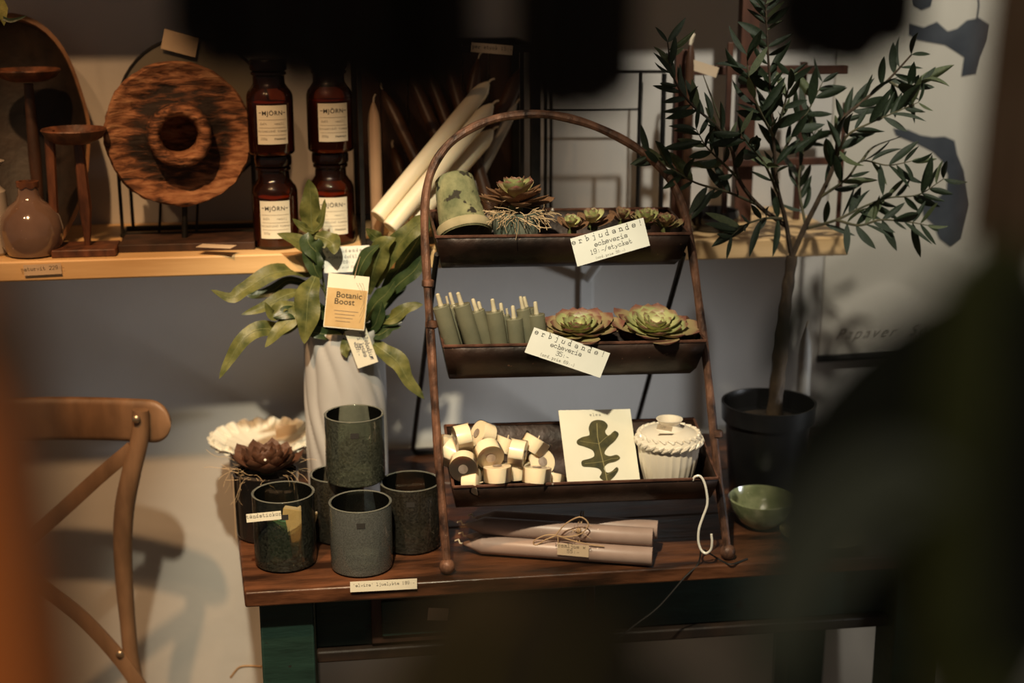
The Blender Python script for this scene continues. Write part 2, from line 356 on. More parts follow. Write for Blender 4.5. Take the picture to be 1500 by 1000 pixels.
# ------------------------------------------------------------------ writing
GL = {
 'a': ['0516364542', '441403123243'], 'b': ['091912', '152636454333221 3'], 'c': ['453616050312 3243'], 'd': ['293932', '3526160503122233', '3242'],
 'e': ['0444453616050312 3243'], 'f': ['12182939', '0636', '0232'], 'g': ['3616050312 3233', '46363010 01'], 'h': ['091912', '1526364542', '0222', '3252'],
 'i': ['062622', '0242', '2829'], 'j': ['16363010', '3839'], 'k': ['091912', '4614', '2442', '0222'], 'l': ['092922', '0242'], 'm': ['061602', '02061626 22', '2536464 2'],
 'n': ['061612', '1526364542', '0222', '3252'], 'o': ['163645433212030516'], 'p': ['061610', '152636454332 2213', '0020'], 'r': ['061612', '15263645', '0232'],
 's': ['453616051434433212 03'], 't': ['19132232 43', '0636'], 'u': ['06160312324346', '4642'], 'v': ['0622', '2246'], 'x': ['0642', '0246'], 'y': ['0622', '462200'],
 'ö': ['163645433212030516', '1819', '3839'], 'ä': ['0516364542', '441403123243', '1819', '3839'],
 '0': ['193948433212030819'], '1': ['182922', '1232'], '2': ['081939484602 42'], '3': ['0819394847361 6', '364543321203'], '4': ['393204 44'.replace(' ', '')], '5': ['49090636454332 1203'],
 '6': ['4839190803123243453616 05'], '7': ['094922'], '8': ['1636484939190806', '163645433212030516'], '9': ['0312324348391908061535 46'],
 ':': ['2526', '2223'], '-': ['1444'], '/': ['0149'], '!': ['292925', '2322'], '(': ['39262431'], ')': ['19262411'], ',': ['2211'], '.': ['2223'], "'": ['2927'],
 'B': ['0222', '1219', '09293847361 6', '3645433202'], 'P': ['091912', '19394846351 5', '0222'], 'S': ['493919080615354443321203'],
}
def strokes(text, h, wt=.66, pitch=6.4, slant=0, jitter=.0):
    """typewriter lettering: flat ribbons in the xy plane, centred on x, h = x-height"""
    u = h / 4.0; mb = MB(); n = len(text); x0 = -(n * pitch - 2.4) * u / 2
    rnd = random.Random(text)
    for i, ch in enumerate(text):
        if ch == ' ': continue
        g = GL.get(ch) or GL.get(ch.lower(), [])
        jy = (rnd.random() - .5) * jitter * u
        for st in g:
            st = st.replace(' ', ''); pts = [(int(st[k]), int(st[k + 1])) for k in range(0, len(st) - 1, 2)]
            P = [V((x0 + (i * pitch + a + slant * (b - 2)) * u, (b - 2) * u + jy, 0)) for a, b in pts]
            for A, B in zip(P, P[1:]):
                d = B - A
                if d.length < 1e-9: continue
                d.normalize(); s = V((-d.y, d.x, 0)) * (wt * u / 2); e = d * (wt * u / 2)
                mb.add([A - e - s, B + e - s, B + e + s, A - e + s], [(0, 1, 2, 3)])
    return mb
def bfont(text, size, spacing=1.0, thin=0.0, shear=0):
    cu = bpy.data.curves.new('t', 'FONT'); cu.body = text; cu.size = size; cu.align_x = 'CENTER'; cu.space_character = spacing; cu.offset = thin; cu.shear = shear
    cu.resolution_u = 3
    o = bpy.data.objects.new('t', cu); COL.objects.link(o); dg = bpy.context.evaluated_depsgraph_get(); dg.update()
    me = bpy.data.meshes.new_from_object(o.evaluated_get(dg)); mb = MB()
    mb.add([v.co.copy() for v in me.vertices], [tuple(p.vertices) for p in me.polygons])
    bpy.data.objects.remove(o); bpy.data.curves.remove(cu); bpy.data.meshes.remove(me); return mb
def card(name, label, cat, TL, TR, BL, lines, paper='paper', group=None, th=.0005, ink='ink', curl=0, parent=None, pname=None):
    """a flat card from three corners; lines = [(text, x-height m, y from top m, x offset, ink, pitch)]"""
    ex = TR - TL; h = (TL - BL); wd = ex.length; ey = h - ex.normalized() * h.dot(ex.normalized()); ht = ey.length
    Mx = frameM((TR + BL) / 2, ex, ey)
    if parent is None: t = thing(name, label, cat, M=Mx, group=group)
    n = 10; rows = []
    fz = lambda x: curl * ((2 * x / wd) ** 2)
    rows = [[V((wd * (k / n - .5), ht * (j - .5), fz(wd * (k / n - .5)))) for k in range(n + 1)] for j in (0, 1)]
    t2 = t if parent is None else parent
    MB().grid(rows).build('card', M[paper], t2, world=False, solid=th, smooth=False) if parent is None else None
    for L in lines:
        s, xh, yt, xo = L[:4]; ik = L[4] if len(L) > 4 else ink; pt = L[5] if len(L) > 5 else 6.4
        mb = strokes(s, xh, pitch=pt, jitter=.6)
        mb.v = [V((v.x + xo, v.y + ht / 2 - yt - xh, fz(v.x + xo) + th * .5 + .0003)) for v in mb.v]
        lo_ = mb.build('lettering', M[ik], t2, world=False, smooth=False)
        if pt > 8: lo_['kind'] = 'stuff'
    return t2, wd, ht
# ================================================================== the setting
ZT = 0.75                                   # table top height
def struct(o): o['kind'] = 'structure'; return o
struct(MB().box((0.4, .05, 1.3), (7.0, .1, 2.7)).build('wall_back', M['wall'], smooth=False))
struct(MB().box((0.4, -1.9, -.03), (7.0, 4.0, .05)).build('floor', M['floor'], smooth=False))

def planks(parent, name, x0, x1, y0, y1, z0, z1, n, mat, gap=.0012):
    wd = (y1 - y0) / n
    for i in range(n):
        MB().box(((x0 + x1) / 2, y0 + wd * (i + .5), (z0 + z1) / 2), (x1 - x0, wd - gap, z1 - z0)).build(name, mat, parent, bevel=.002)

# shelves
SF = PY(223, 377, -.30); ZS = SF.z; XSR = PY(1245, 347, -.30).x
sh = thing('wall_shelf', 'long pale pine wall shelf carrying the amber jars and candles', 'shelf', (-.4, 0, ZS - .03))
MB().box(((XSR - 1.7) / 2, -.152, ZS - .0155), (XSR + 1.7, .296, .031)).build('board', M['pine'], sh, bevel=.003)
def bracket(px, parent, z, xx=None):
    x = PY(px, 430, -.01).x if xx is None else xx
    b = MB().box((x, -.005, z - .16), (.024, .003, .26)).box((x, -.13, z - .036), (.024, .24, .008)).build('bracket', M['white_metal'], parent, bevel=.001)
    MB().tube([(x, -.012, z - .12), (x, -.17, z - .038)], .008, 6).build('brace', M['white_metal'], b)
    MB().sphere((x, -.01, z - .08), .004).build('screw', M['black_metal'], b)
bracket(860, sh, ZS); bracket(0, sh, ZS, -1.1)
up = thing('upper_wall_shelf', 'upper pine wall shelf above the jars, out of the picture', 'shelf', (-.4, 0, 1.70))
MB().box(((XSR - 1.7) / 2, -.152, 1.705), (XSR + 1.7, .296, .03)).build('board', M['pine'], up, bevel=.003)

# poster
pp = thing('botanical_poster', 'large cream botanical poster with blue-grey poppy leaves on the right wall', 'poster', PY(1350, 520, -.012))
a = PY(1200, 522, -.008); b = PY(1200, -130, -.008)
px0 = a.x; pz0 = a.z; pz1 = 1.72
MB().box((px0 + .31, -.006, (pz0 + pz1) / 2), (.62, .004, pz1 - pz0)).build('sheet', M['poster'], pp, smooth=False)
MB().tube([(px0 - .004, -.012, pz0 - .004), (px0 + .624, -.012, pz0 - .004)], .007, 8).build('rod', M['black_metal'], pp)
def wallpoly(pxs, mat, nm):
    P = [PY(x, y, -.0085) for x, y in pxs]; n = len(P)
    vs = [V((p.x, -.0080, p.z)) for p in P] + [V((p.x, -.0092, p.z)) for p in P]
    MB().add(vs, [tuple(range(n)), tuple(range(2 * n - 1, n - 1, -1))] + [(i, (i + 1) % n, n + (i + 1) % n, n + i) for i in range(n)]).build(nm, M[mat], pp, smooth=False)
wallpoly([(1332, -12), (1336, 8), (1348, 15), (1362, 10), (1366, -5), (1350, -20)], 'poster_leaf', 'printed_leaf')
wallpoly([(1330, 34), (1352, 40), (1372, 32), (1388, 46), (1402, 42), (1416, 30), (1434, 26), (1450, 36), (1446, 60), (1436, 84), (1430, 108), (1408, 112), (1412, 84), (1400, 76), (1384, 66), (1362, 62), (1342, 58), (1330, 50)], 'poster_leaf', 'printed_leaf')
wallpoly([(1308, 188), (1330, 190), (1348, 198), (1366, 201), (1384, 200), (1398, 206), (1402, 226), (1412, 250), (1420, 300), (1408, 350), (1392, 362), (1376, 350), (1366, 328), (1352, 316), (1350, 300), (1370, 292), (1386, 280), (1388, 256), (1380, 236), (1366, 222), (1346, 212), (1326, 204), (1312, 198)], 'poster_leaf', 'printed_leaf')
MB().tube([PY(1431, -20, -.0085), PY(1434, 8, -.0085), PY(1431, 30, -.0085)], .002, 5).build('printed_stem', M['poster_leaf'], pp)
mb = bfont('Papaver  Somniferum', .030, 1.25, -.0004, shear=.5); p0 = PY(1345, 493, -.011)
mb.v = [V((p0.x + v.x, -.0095, p0.z + v.y)) for v in mb.v]; mb.build('lettering', M['ink_soft'], pp, smooth=False)

# ================================================================== the old table
tb = thing('old_table', 'old wooden table with worn red-brown top and green painted apron', 'table', PZ(800, 760, 0.0))
FL = PZ(358, 868, ZT); FR_ = PZ(1262, 815, ZT); BL_ = PZ(338, 690, ZT); BL2 = BL_
y_f, y_b = -0.635, -0.045
xl_f, xl_b = FL.x, PZ(334, 683, ZT).x - .0
dirf = (FR_ - FL); dirf.z = 0
fy = lambda x: FL.y + (x - FL.x) * dirf.y / dirf.x
XR = FR_.x + .17
TH = .023
def quadboard(A, B, C, D, nm):      # A,B front left/right ; C,D back right/left
    vs = [V((p.x, p.y, ZT - TH)) for p in (A, B, C, D)] + [V((p.x, p.y, ZT)) for p in (A, B, C, D)]
    MB().add(vs, [(3, 2, 1, 0), (4, 5, 6, 7), (0, 1, 5, 4), (1, 2, 6, 5), (2, 3, 7, 6), (3, 0, 4, 7)]).build(nm, M['tabletop'], tb, bevel=.003)
Lf, Rf = V((FL.x, FL.y, 0)), V((XR, fy(XR), 0)); Lb, Rb = V((xl_b, y_b, 0)), V((XR + .02, y_b, 0))
for t0, t1 in ((0, .335), (.34, .675), (.68, 1)):
    quadboard(Lf.lerp(Lb, t0), Rf.lerp(Rb, t0), Rf.lerp(Rb, t1), Lf.lerp(Lb, t1), 'plank')
def apr(x): return fy(x) + .035
# apron, legs and drawer follow the front line
ang = math.atan2(dirf.y, dirf.x)
TM = Matrix.Translation(V((FL.x, FL.y, 0))) @ Matrix.Rotation(ang, 4, 'Z')
Lw = (Rf - Lf).length
def tbox(c, d): return MB().box(c, d, TM)
for (lx, ly) in ((.055, .065), (Lw - .06, .065), (.055, .53), (Lw - .06, .53)):
    tbox((lx, ly, (ZT - TH) / 2), (.075, .07, ZT - TH)).build('leg', M['green_paint'], tb, bevel=.003)
tbox((Lw / 2, .075, ZT - TH - .05), (Lw - .19, .022, .10)).build('apron', M['green_paint'], tb, bevel=.002)
tbox((Lw / 2, .53, ZT - TH - .05), (Lw - .19, .022, .10)).build('apron', M['green_paint'], tb, bevel=.002)
tbox((.055, .30, ZT - TH - .05), (.022, .39, .10)).build('apron', M['green_paint'], tb, bevel=.002)
tbox((Lw - .06, .30, ZT - TH - .05), (.022, .39, .10)).build('apron', M['green_paint'], tb, bevel=.002)
tbox((Lw / 2, .068, ZT - TH - .110), (Lw - .19, .034, .018)).build('moulding', M['bowl_wood'], tb, bevel=.003)
dr = tbox((.34, .060, ZT - TH - .055), (.33, .010, .082)).build('drawer', M['dark_wood'], tb, bevel=.002)
tbox((.34, .0535, ZT - TH - .055), (.30, .006, .056)).build('panel', M['green_paint'], dr, bevel=.002)
MB().sphere(TM @ V((.34, .035, ZT - TH - .055)), .012).build('knob', M['dark_wood'], dr)
q = TM @ V((0, 0, 0))
TL = PP(627, 890, TM @ V((0, .049, 0)), V((math.sin(ang), -math.cos(ang), 0))); TR = PP(657, 891, TM @ V((0, .049, 0)), V((math.sin(ang), -math.cos(ang), 0))); BLc = PP(627, 908, TM @ V((0, .049, 0)), V((math.sin(ang), -math.cos(ang), 0)))
card('price_tag', 'small buff tag stuck on the green table apron', 'price tag', TL, TR, BLc, [], 'paper_dim')

# ================================================================== things on the shelf
def fwdh(p):                                 # horizontal direction away from the camera
    d = p - CAM; d.z = 0; return d.normalized()
def stand_at(px, py, z, r):                  # centre of a round base whose near rim shows at (px,py)
    p = PZ(px, py, z); return p + fwdh(p) * r

# carved wooden bowl leaning on the wall
c = PY(26, 205, -.11); s = S(c)
Mb = axisM(c, V((.10, -1, .26)), V((1, 0, 0)))
bw = thing('carved_wooden_bowl', 'big dark carved wooden bowl leaning on the wall at the shelf end', 'bowl', M=Mb)
rx, ry = 100 * s, 182 * s
def ell(r, z, a, j):
    return (r * (rx * ry) / math.sqrt((ry * math.cos(a)) ** 2 + (rx * math.sin(a)) ** 2) / 1.0, z)
wob = lambda a: 1 + .012 * math.sin(3 * a + 1) + .008 * math.sin(7 * a)
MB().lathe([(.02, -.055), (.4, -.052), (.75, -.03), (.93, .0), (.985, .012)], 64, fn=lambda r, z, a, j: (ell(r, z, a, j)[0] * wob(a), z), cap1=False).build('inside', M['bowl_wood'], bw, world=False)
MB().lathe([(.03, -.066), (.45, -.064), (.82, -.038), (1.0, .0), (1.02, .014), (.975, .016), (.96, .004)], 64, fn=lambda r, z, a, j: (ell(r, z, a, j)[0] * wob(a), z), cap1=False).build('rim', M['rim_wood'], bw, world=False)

# two candle holders of dark wood (dish on posts)
def dish_profile(r, h): return [(.004, -h), (r * .55, -h * .9), (r * .85, -h * .55), (r, 0), (r * .97, .002), (r * .8, -h * .35), (.004, -h * .5)]
c1 = stand_at(128, 376, ZS, .03); s = S(c1)
h1 = thing('wooden_candle_holder', 'dark wooden dish on two thin legs beside the hub', 'candle holder', c1)
zt = PY(108, 190, c1.y).z
MB().box(c1 + V((0, 0, .006)), (.094, .07, .012), None).build('base', M['holder_wood'], h1, bevel=.002)
xd = PY(108, 190, c1.y).x
MB().lathe(dish_profile(46 * s, .022), 32, Matrix.Translation(V((xd, c1.y, zt)))).build('dish', M['holder_wood'], h1)
xp = PY(124, 300, c1.y).x
MB().tube([(xp, c1.y, ZS + .012), (xp + .001, c1.y, ZS + .07), (xp - .002, c1.y, zt - .015)], [.0045, .0095, .0075], 8).build('leg', M['holder_wood'], h1)
pa, pb = PY(72, 190, c1.y), PY(79, 310, c1.y)
MB().tube([pa, pb, V((pb.x + .002, pb.y, ZS + .001))], [.008, .007, .006], 8).build('leg', M['holder_wood'], h1)
c2 = PZ(40, 352, ZS); s = S(c2)
h2 = thing('wooden_candle_holder', 'taller dark wooden dish stand in front of the carved bowl', 'candle holder', c2)
z2 = PY(40, 103, c2.y).z; x2 = PY(40, 103, c2.y).x
MB().lathe([(.035, 0), (.035, .01), (.012, .014), (.008, .06), (.010, (z2 - ZS) * .5), (.007, z2 - ZS - .02)], 20, Matrix.Translation(V((x2, c2.y, ZS)))).build('stem', M['dark_wood'], h2)
MB().lathe(dish_profile(46 * s, .018), 32, Matrix.Translation(V((x2, c2.y, z2)))).build('dish', M['holder_wood'], h2)

# bud vase and white vase
c = stand_at(50, 379, ZS, .03); s = S(c)
k = s
vs_ = thing('bud_vase', 'squat mauve-brown glazed bud vase on the shelf', 'vase', c)
prof = [(25 * k, 0), (35 * k, 3 * k), (43 * k, 18 * k), (45 * k, 40 * k), (41 * k, 58 * k), (30 * k, 72 * k), (18 * k, 82 * k), (14.5 * k, 90 * k), (14 * k, 103 * k), (15.5 * k, 108 * k), (12.5 * k, 108 * k), (11 * k, 95 * k), (11 * k, 80 * k)]
MB().lathe(prof, 48, Matrix.Translation(c)).build('body', M['glaze'], vs_)
MB().lathe([(15.6 * k, 100 * k), (16.0 * k, 108.5 * k), (12 * k, 109 * k), (11.6 * k, 104 * k)], 40, Matrix.Translation(c), fn=lambda r, z, a, j: (r, z + (0 if j else .0018 * math.sin(7 * a))), cap0=False, cap1=False).build('unglazed_lip', M['holder_wood'], vs_)
c = stand_at(-12, 377, ZS, .03)
v2 = thing('white_vase', 'greyish white vase cut by the left edge of the photo', 'vase', c)
MB().lathe([(26 * k, 0), (29 * k, 4 * k), (30 * k, 60 * k), (28 * k, 92 * k), (17 * k, 104 * k), (15 * k, 118 * k), (28 * k, 133 * k), (30 * k, 136 * k), (26 * k, 136 * k), (13 * k, 118 * k)], 40, Matrix.Translation(c)).build('body', M['glaze_white'], v2)
fp = SF.y - .0018
def shelf_card(name, label, x0, x1, y0, y1, lines, paper, tilt=0):
    yy = fp - .002
    return card(name, label, 'price tag', PY(x0, y0, yy), PY(x1, y0 + tilt, yy), PY(x0, y1, yy), lines, paper)
shelf_card('price_tag', 'narrow buff paper tag on the shelf edge below the bud vase', 35, 90, 388, 404, [('naturvit 229:-', .0030, .006, 0, 'ink', 6.0)], 'paper_dim', -3)
shelf_card('sale_card', 'white typed offer card on the shelf edge under the amber jars', 474, 542, 362, 400, [('erbjudande!', .0028, .006, 0, 'ink', 8), ('mjörn doftljus', .0026, .0155, 0, 'ink', 6.2), ('169:-', .0026, .024, 0), ('(ord.pris 229:-)', .0017, .032, 0, 'ink_soft')], 'paper_white', -3)

# wheel hub on its stand
cb = PZ(277, 362, ZS); s = S(cb)
hb = thing('wheel_hub_ornament', 'rough round wooden wheel hub mounted on a black stand', 'ornament', cb)
bm_ = axisM(cb + V((0, 0, 0)), V((0, 0, 1)), V((1, -.02, 0)))
MB().box((0, .012, .006), (.205, .088, .012), bm_).build('base', M['dark_wood'], hb, bevel=.001)
hc = PY(262, 197, cb.y + .02); s = S(hc)
MB().tube([V((PY(271, 357, cb.y + .02).x, cb.y + .02, ZS + .01)), V((PY(271, 290, cb.y + .02).x, cb.y + .02, PY(271, 285, cb.y).z))], .0045, 10).build('rod', M['black_metal'], hb)
MH = axisM(hc, V((.13, -1, .05)), V((1, 0, 0)))
def hubfn(r, z, a, j):
    p = V((r * math.cos(a), r * math.sin(a), z))
    q = V((p.x * 22, p.y * 95, z * 40)); n1 = noise.noise(q); n2 = noise.noise(V((p.x * 60, p.y * 260, z * 60 + 4)))
    e = noise.noise(V((math.cos(a) * 2.3, math.sin(a) * 2.3, 5)))
    rr = r * (1 + (.022 * e + .016 * n1 + .010 * n2) * (r / .115 if r > .06 else .9))
    front = 1 if 3 <= j <= 40 else .3
    return rr, z + front * (.0042 * n1 + .0026 * n2)
ro = 106 * s
pr = [(.02, -.035), (ro * .90, -.036), (ro * .985, -.030), (ro, -.015), (ro * .995, .006), (ro * .965, .016)]
for t in range(1, 15): pr.append((ro * .965 - (ro * .965 - 47 * s) * t / 14, .018 - .012 * math.sin(math.pi * t / 14) - .004 * (t / 14)))
pr += [(46 * s, .026), (45 * s, .036), (43.5 * s, .042), (40 * s, .046), (35 * s, .047), (31 * s, .044), (28 * s, .036), (26 * s, .012), (25 * s, -.030), (.004, -.032)]
MB().lathe(pr, 120, fn=hubfn).build('hub', M['hub'], hb, world=False, M=WM[hb.name].inverted() @ MH, angle=60)
ca, cb_, cc = PZ(293, 357, ZS + .0135), PZ(343, 359, ZS + .0135), PZ(291, 362, ZS + .0135)
card('price_tag', 'pale paper slip lying on the black base of the wooden hub', 'price tag', ca, cb_, cc, [], 'paper_dim')

# round mirror in a black wire stand behind the hub
c = PY(285, 165, -.10); s = S(c); r = 109 * s
mr = thing('round_mirror', 'round mirror in thin black wire frame standing behind the wooden hub', 'mirror', V((c.x, -.10, ZS)))
ring = [V((c.x + r * math.cos(t * math.pi / 24), -.10, c.z + r * math.sin(t * math.pi / 24))) for t in range(49)]
MB().tube(ring, .0022, 6, cap=False).build('wire_frame', M['black_metal'], mr)
MB().lathe([(r * .985, -.001), (r * .985, .001)], 56, axisM(V((c.x, -.098, c.z)), V((0, -1, 0)))).build('glass', M['mirror'], mr)
xa = PY(181, 340, -.14).x; xb = PY(375, 340, -.14).x; zr = PY(181, 258, -.14).z
for (x, y) in ((xa, -.15), (xb, -.15), (xa + .01, -.09), (xb, -.09)):
    MB().tube([(x, y, ZS + .003), (x, y, c.z if x > xa + .1 else zr + .02)], .0028, 6).build('wire_leg', M['black_metal'], mr)
MB().tube([(xa, -.15, ZS + .006), (xb, -.15, ZS + .006), (xb, -.09, ZS + .006), (xa, -.09, ZS + .006), (xa, -.15, ZS + .006)], .0048, 6).build('base_rail', M['black_metal'], mr)
for f in (.27, .55): MB().tube([(xa + (xb - xa) * f, -.15, ZS + .006), (xa + (xb - xa) * f + .008, -.09, ZS + .12)], .0022, 6).build('brace', M['black_metal'], mr)
yy = -.108
card('hang_tag', 'tilted buff tag hanging from the top of the round mirror', 'tag', PY(241, 42, yy), PY(292, 55, yy), PY(236, 71, yy), [], 'paper_dim')

# four amber jars
def wrap(mb, r, zoff, a0=0):
    mb.v = [V((r * math.sin(v.x / r + a0), -r * math.cos(v.x / r + a0), v.y + zoff)) for v in mb.v]; return mb
def make_jar():
    t = thing('amber_candle_jar', 'x', 'jar', (0, 0, 0), group='amber candle jars stacked two by two')
    R0 = .0352
    out = [(.02, 0), (.033, .0005), (R0, .004), (R0, .084), (R0 * .985, .089), (R0 * .93, .0945), (R0 * .80, .100), (.0265, .103), (.0243, .106), (.0238, .118)]
    MB().lathe(out, 48, cap1=False).build('glass_body', M['amber'], t, world=False)
    MB().lathe([(.004, .003), (R0 - .003, .005), (R0 - .0028, .078), (.012, .079), (.002, .0785)], 40).build('wax', M['amber_wax'], t, world=False)
    MB().lathe([(.0236, .100), (.0240, .118), (.0268, .120), (.0270, .1235), (.024, .125), (.0215, .125), (.0215, .10)], 40).build('neck', M['amber_dark'], t, world=False)
    MB().lathe([(.021, .108), (.0215, .124), (.0275, .1265), (.0285, .130), (.0285, .139), (.027, .1425), (.02, .1432), (.004, .1432)], 40).build('stopper', M['amber_dark'], t, world=False)
    lw, lh, zc = .048, .058, .047
    lab = MB().grid([[V((lw * (k / 16 - .5), lh * (j - .5), 0)) for k in range(17)] for j in (0, 1)])
    l = wrap(lab, R0 + .0005, zc, .10).build('paper_label', M['paper'], t, world=False)
    def put(mb, x, y, mt):
        mb.v = [V((v.x + x, v.y + y, 0)) for v in mb.v]
        wrap(mb, R0 + .0009, zc, .10).build('lettering', M[mt], l, world=False, smooth=False)
    put(bfont('MJÖRN', .0092, 1.12, .00006), 0, .0145, 'ink')
    put(MB().add([(-.0205, .0175, 0), (-.0170, .0175, 0), (-.0170, .0185, 0), (-.0205, .0185, 0)], [(0, 1, 2, 3)]).add([(.0170, .0175, 0), (.0205, .0175, 0), (.0205, .0185, 0), (.0170, .0185, 0)], [(0, 1, 2, 3)]), 0, 0, 'ink')
    for y in (.0075, -.0045, -.0155):
        mb = MB().grid([[V((.043 * (k / 12 - .5), y + .0005 * j, 0)) for k in range(13)] for j in (0, 1)]); put(mb, 0, 0, 'line')
    put(strokes('doft', .0017), -.014, .0005, 'ink_soft'); put(strokes('vanilj', .0017), .010, .0005, 'ink_soft')
    put(strokes('brinntid', .0017), -.012, -.0105, 'ink_soft'); put(strokes('40 timmar', .0017), .011, -.0105, 'ink_soft')
    put(strokes('200g', .0017), -.014, -.022, 'ink_soft'); put(bfont('STEARINLJUS', .0032, 1, .00005), .011, -.0222, 'ink')
    return t
jars = [(406, 367, 0, 'left', 'lower left amber candle jar with white paper label, on the shelf'), (488, 361, 0, 'r', 'lower right amber candle jar partly behind the fern leaf'),
        (403, 0, 1, 'l', 'upper left amber candle jar stacked beside the wooden hub'), (480, 0, 1, 'r', 'upper right amber candle jar stacked beside the candle crate')]
J0 = make_jar(); jc = []
for i, (px, py, lvl, _, lb) in enumerate(jars):
    if lvl == 0: c = stand_at(px, py, ZS, .0352); c.z = ZS + .0005; jc.append(c)
    else: c = jc[i - 2] + V((0, 0, .1445))
    if lvl: c = c + V((-.0012 if i == 2 else .0015, -.002, 0))
    d = c - CAM; Mj = Matrix.Translation(c) @ Matrix.Rotation(-math.atan2(d.x, d.y) + (-.12, -.05, -.02, .06)[i], 4, 'Z')
    if i == 0: J0.matrix_basis = Mj; WM[J0.name] = Mj; J0['label'] = lb
    else: j = copy_tree(J0, None, Mj); j['label'] = lb

# candle crate of black metal with long candles
x0 = PY(531, 300, -.26).x; x1 = PY(783, 280, -.24).x; zt = PY(600, 72, -.24).z
cr = thing('candle_crate', 'tall black framed open crate holding long dark and cream candles', 'crate', (x0 / 2 + x1 / 2, -.15, ZS))
for (x, y, wd) in ((x0, -.268, .007), (x1, -.245, .015), (x0, -.04, .007), (x1, -.04, .014), (PY(765, 250, -.2).x, -.20, .006)):
    MB().box((x, y, (ZS + zt) / 2), (wd, wd, zt - ZS)).build('post', M['black_metal'], cr, bevel=.0008)
for z in (ZS + .006, zt):
    for y in (-.26, -.04): MB().box(((x0 + x1) / 2, y, z), (x1 - x0, .008, .010)).build('rail', M['black_metal'], cr)
    for x in (x0, x1): MB().box((x, -.15, z), (.008, .22, .010)).build('rail', M['black_metal'], cr)
for i in range(6):
    MB().box((x0 + (x1 - x0) * (i + .5) / 6, -.034, (ZS + zt) / 2), ((x1 - x0) / 6 - .0025, .007, zt - ZS - .01)).build('back_slat', M['dark_wood'], cr)
shelf_card_y = -.272
t_, wd, ht = card('price_tag', 'narrow tan paper tag on the top rail of the candle crate', 'price tag', PY(690, 62, shelf_card_y), PY(752, 67, shelf_card_y), PY(689, 76, shelf_card_y), [('per styck 15:-', .003, .005, 0, 'ink', 6)], 'paper_dim')
def taper(name, A, B, r, mat, label, group, wick=True, tip=.035, cat='candle', cham=None, wr=.0016):
    A, B = V(A), V(B); L = (B - A).length; t = thing(name, label, cat, M=axisM(A, B - A), group=group)
    MB().lathe([(r * .9, 0), (r, .0015), (r, L - tip), (r * .8, L - tip * .55), (r * .3, L - tip * .1), (.0008, L)], 16).build('wax', M[mat], t, world=False)
    if wick: MB().tube([V((0, 0, L - .002)), V((.001, 0, L + .006)), V((.004, .001, L + .011))], wr, 5).build('wick', M['wick'], t, world=False)
    return t
g = 'long dark brown candles in the crate'
brn = [((575, 240), (615, 330), -.10), ((600, 130), (655, 235), -.12), ((626, 125), (672, 225), -.10), ((655, 115), (690, 210), -.12), ((560, 155), (622, 260), -.13), ((700, 110), (664, 285), -.10)]
lbs = ['dark brown candle leaning low behind the cream candles', 'dark brown candle leaning behind the cream bundle, left of the middle', 'dark brown candle between two others in the crate middle', 'dark brown candle leaning above the cream tips', 'thin dark brown candle crossing the crate next to the tan candle', 'dark brown candle leaning the other way behind the cream tips']
for (A, B, y), lb in zip(brn, lbs):
    a_ = PY(A[0], A[1] - 25, y + .04); b_ = PY(B[0], B[1], y - .03)
    d = (b_ - a_).normalized(); tt = (ZS + .014 - b_.z) / d.z; b_ = b_ + d * max(tt, 0)
    b_.x = min(b_.x, x1 - .02)
    taper('brown_candle', b_, a_, .0105, 'brown_candle', lb, g)
# the thick dark brown one crossing in front
a_ = PY(765, 100, -.10); b_ = PY(690, 262, -.16); d = (b_ - a_).normalized(); b2 = b_ + d * ((ZS + .012 - b_.z) / d.z)
taper('brown_candle', b2, a_, .0125, 'brown_candle', 'thick dark brown candle leaning right, in front of the pale tips', g)
g = 'cream taper candles leaning in the crate'
for (A, B, ya, yb, lb) in (((716, 120), (553, 318), -.17, -.285, 'upper cream taper candle leaning across the crate opening'),
                           ((722, 152), (571, 334), -.20, -.30, 'middle cream taper candle leaning across the crate opening'),
                           ((722, 190), (606, 322), -.17, -.27, 'lowest cream taper candle behind the arched handle')):
    taper('cream_candle', PY(B[0], B[1], yb), PY(A[0], A[1], ya), .0135, 'cream', lb, g, tip=.028)
a_ = PY(547, 148, -.24); taper('tan_candle', V((PY(553, 330, -.24).x, -.24, ZS + .012)), a_, .0100, 'tan_candle', 'upright tan candle at the left post of the crate', None)
a_ = PY(757, 150, -.13); b_ = PY(729, 205, -.15); d = (b_ - a_).normalized()
taper('grey_candle', b_ + d * ((ZS + .012 - b_.z) / d.z), a_, .0085, 'grey_candle', 'pale grey candle leaning by the right post of the crate', None)
# small succulent glints behind top tray: two terracotta pots inside crate bottom
for (px, lb) in ((716, 'small reddish clay pot in the crate, left of its twin'), (752, 'small reddish clay pot in the crate, right of its twin')):
    c = V((PY(px, 300, -.15).x, -.15, ZS + .013)); t = thing('clay_pot', lb, 'pot', c, group='small clay pots in the crate')
    MB().lathe([(.011, 0), (.016, .035), (.018, .036), (.018, .048), (.015, .048), (.012, .02), (.004, .018)], 24, Matrix.Translation(c)).build('body', M['rim_wood'], t)

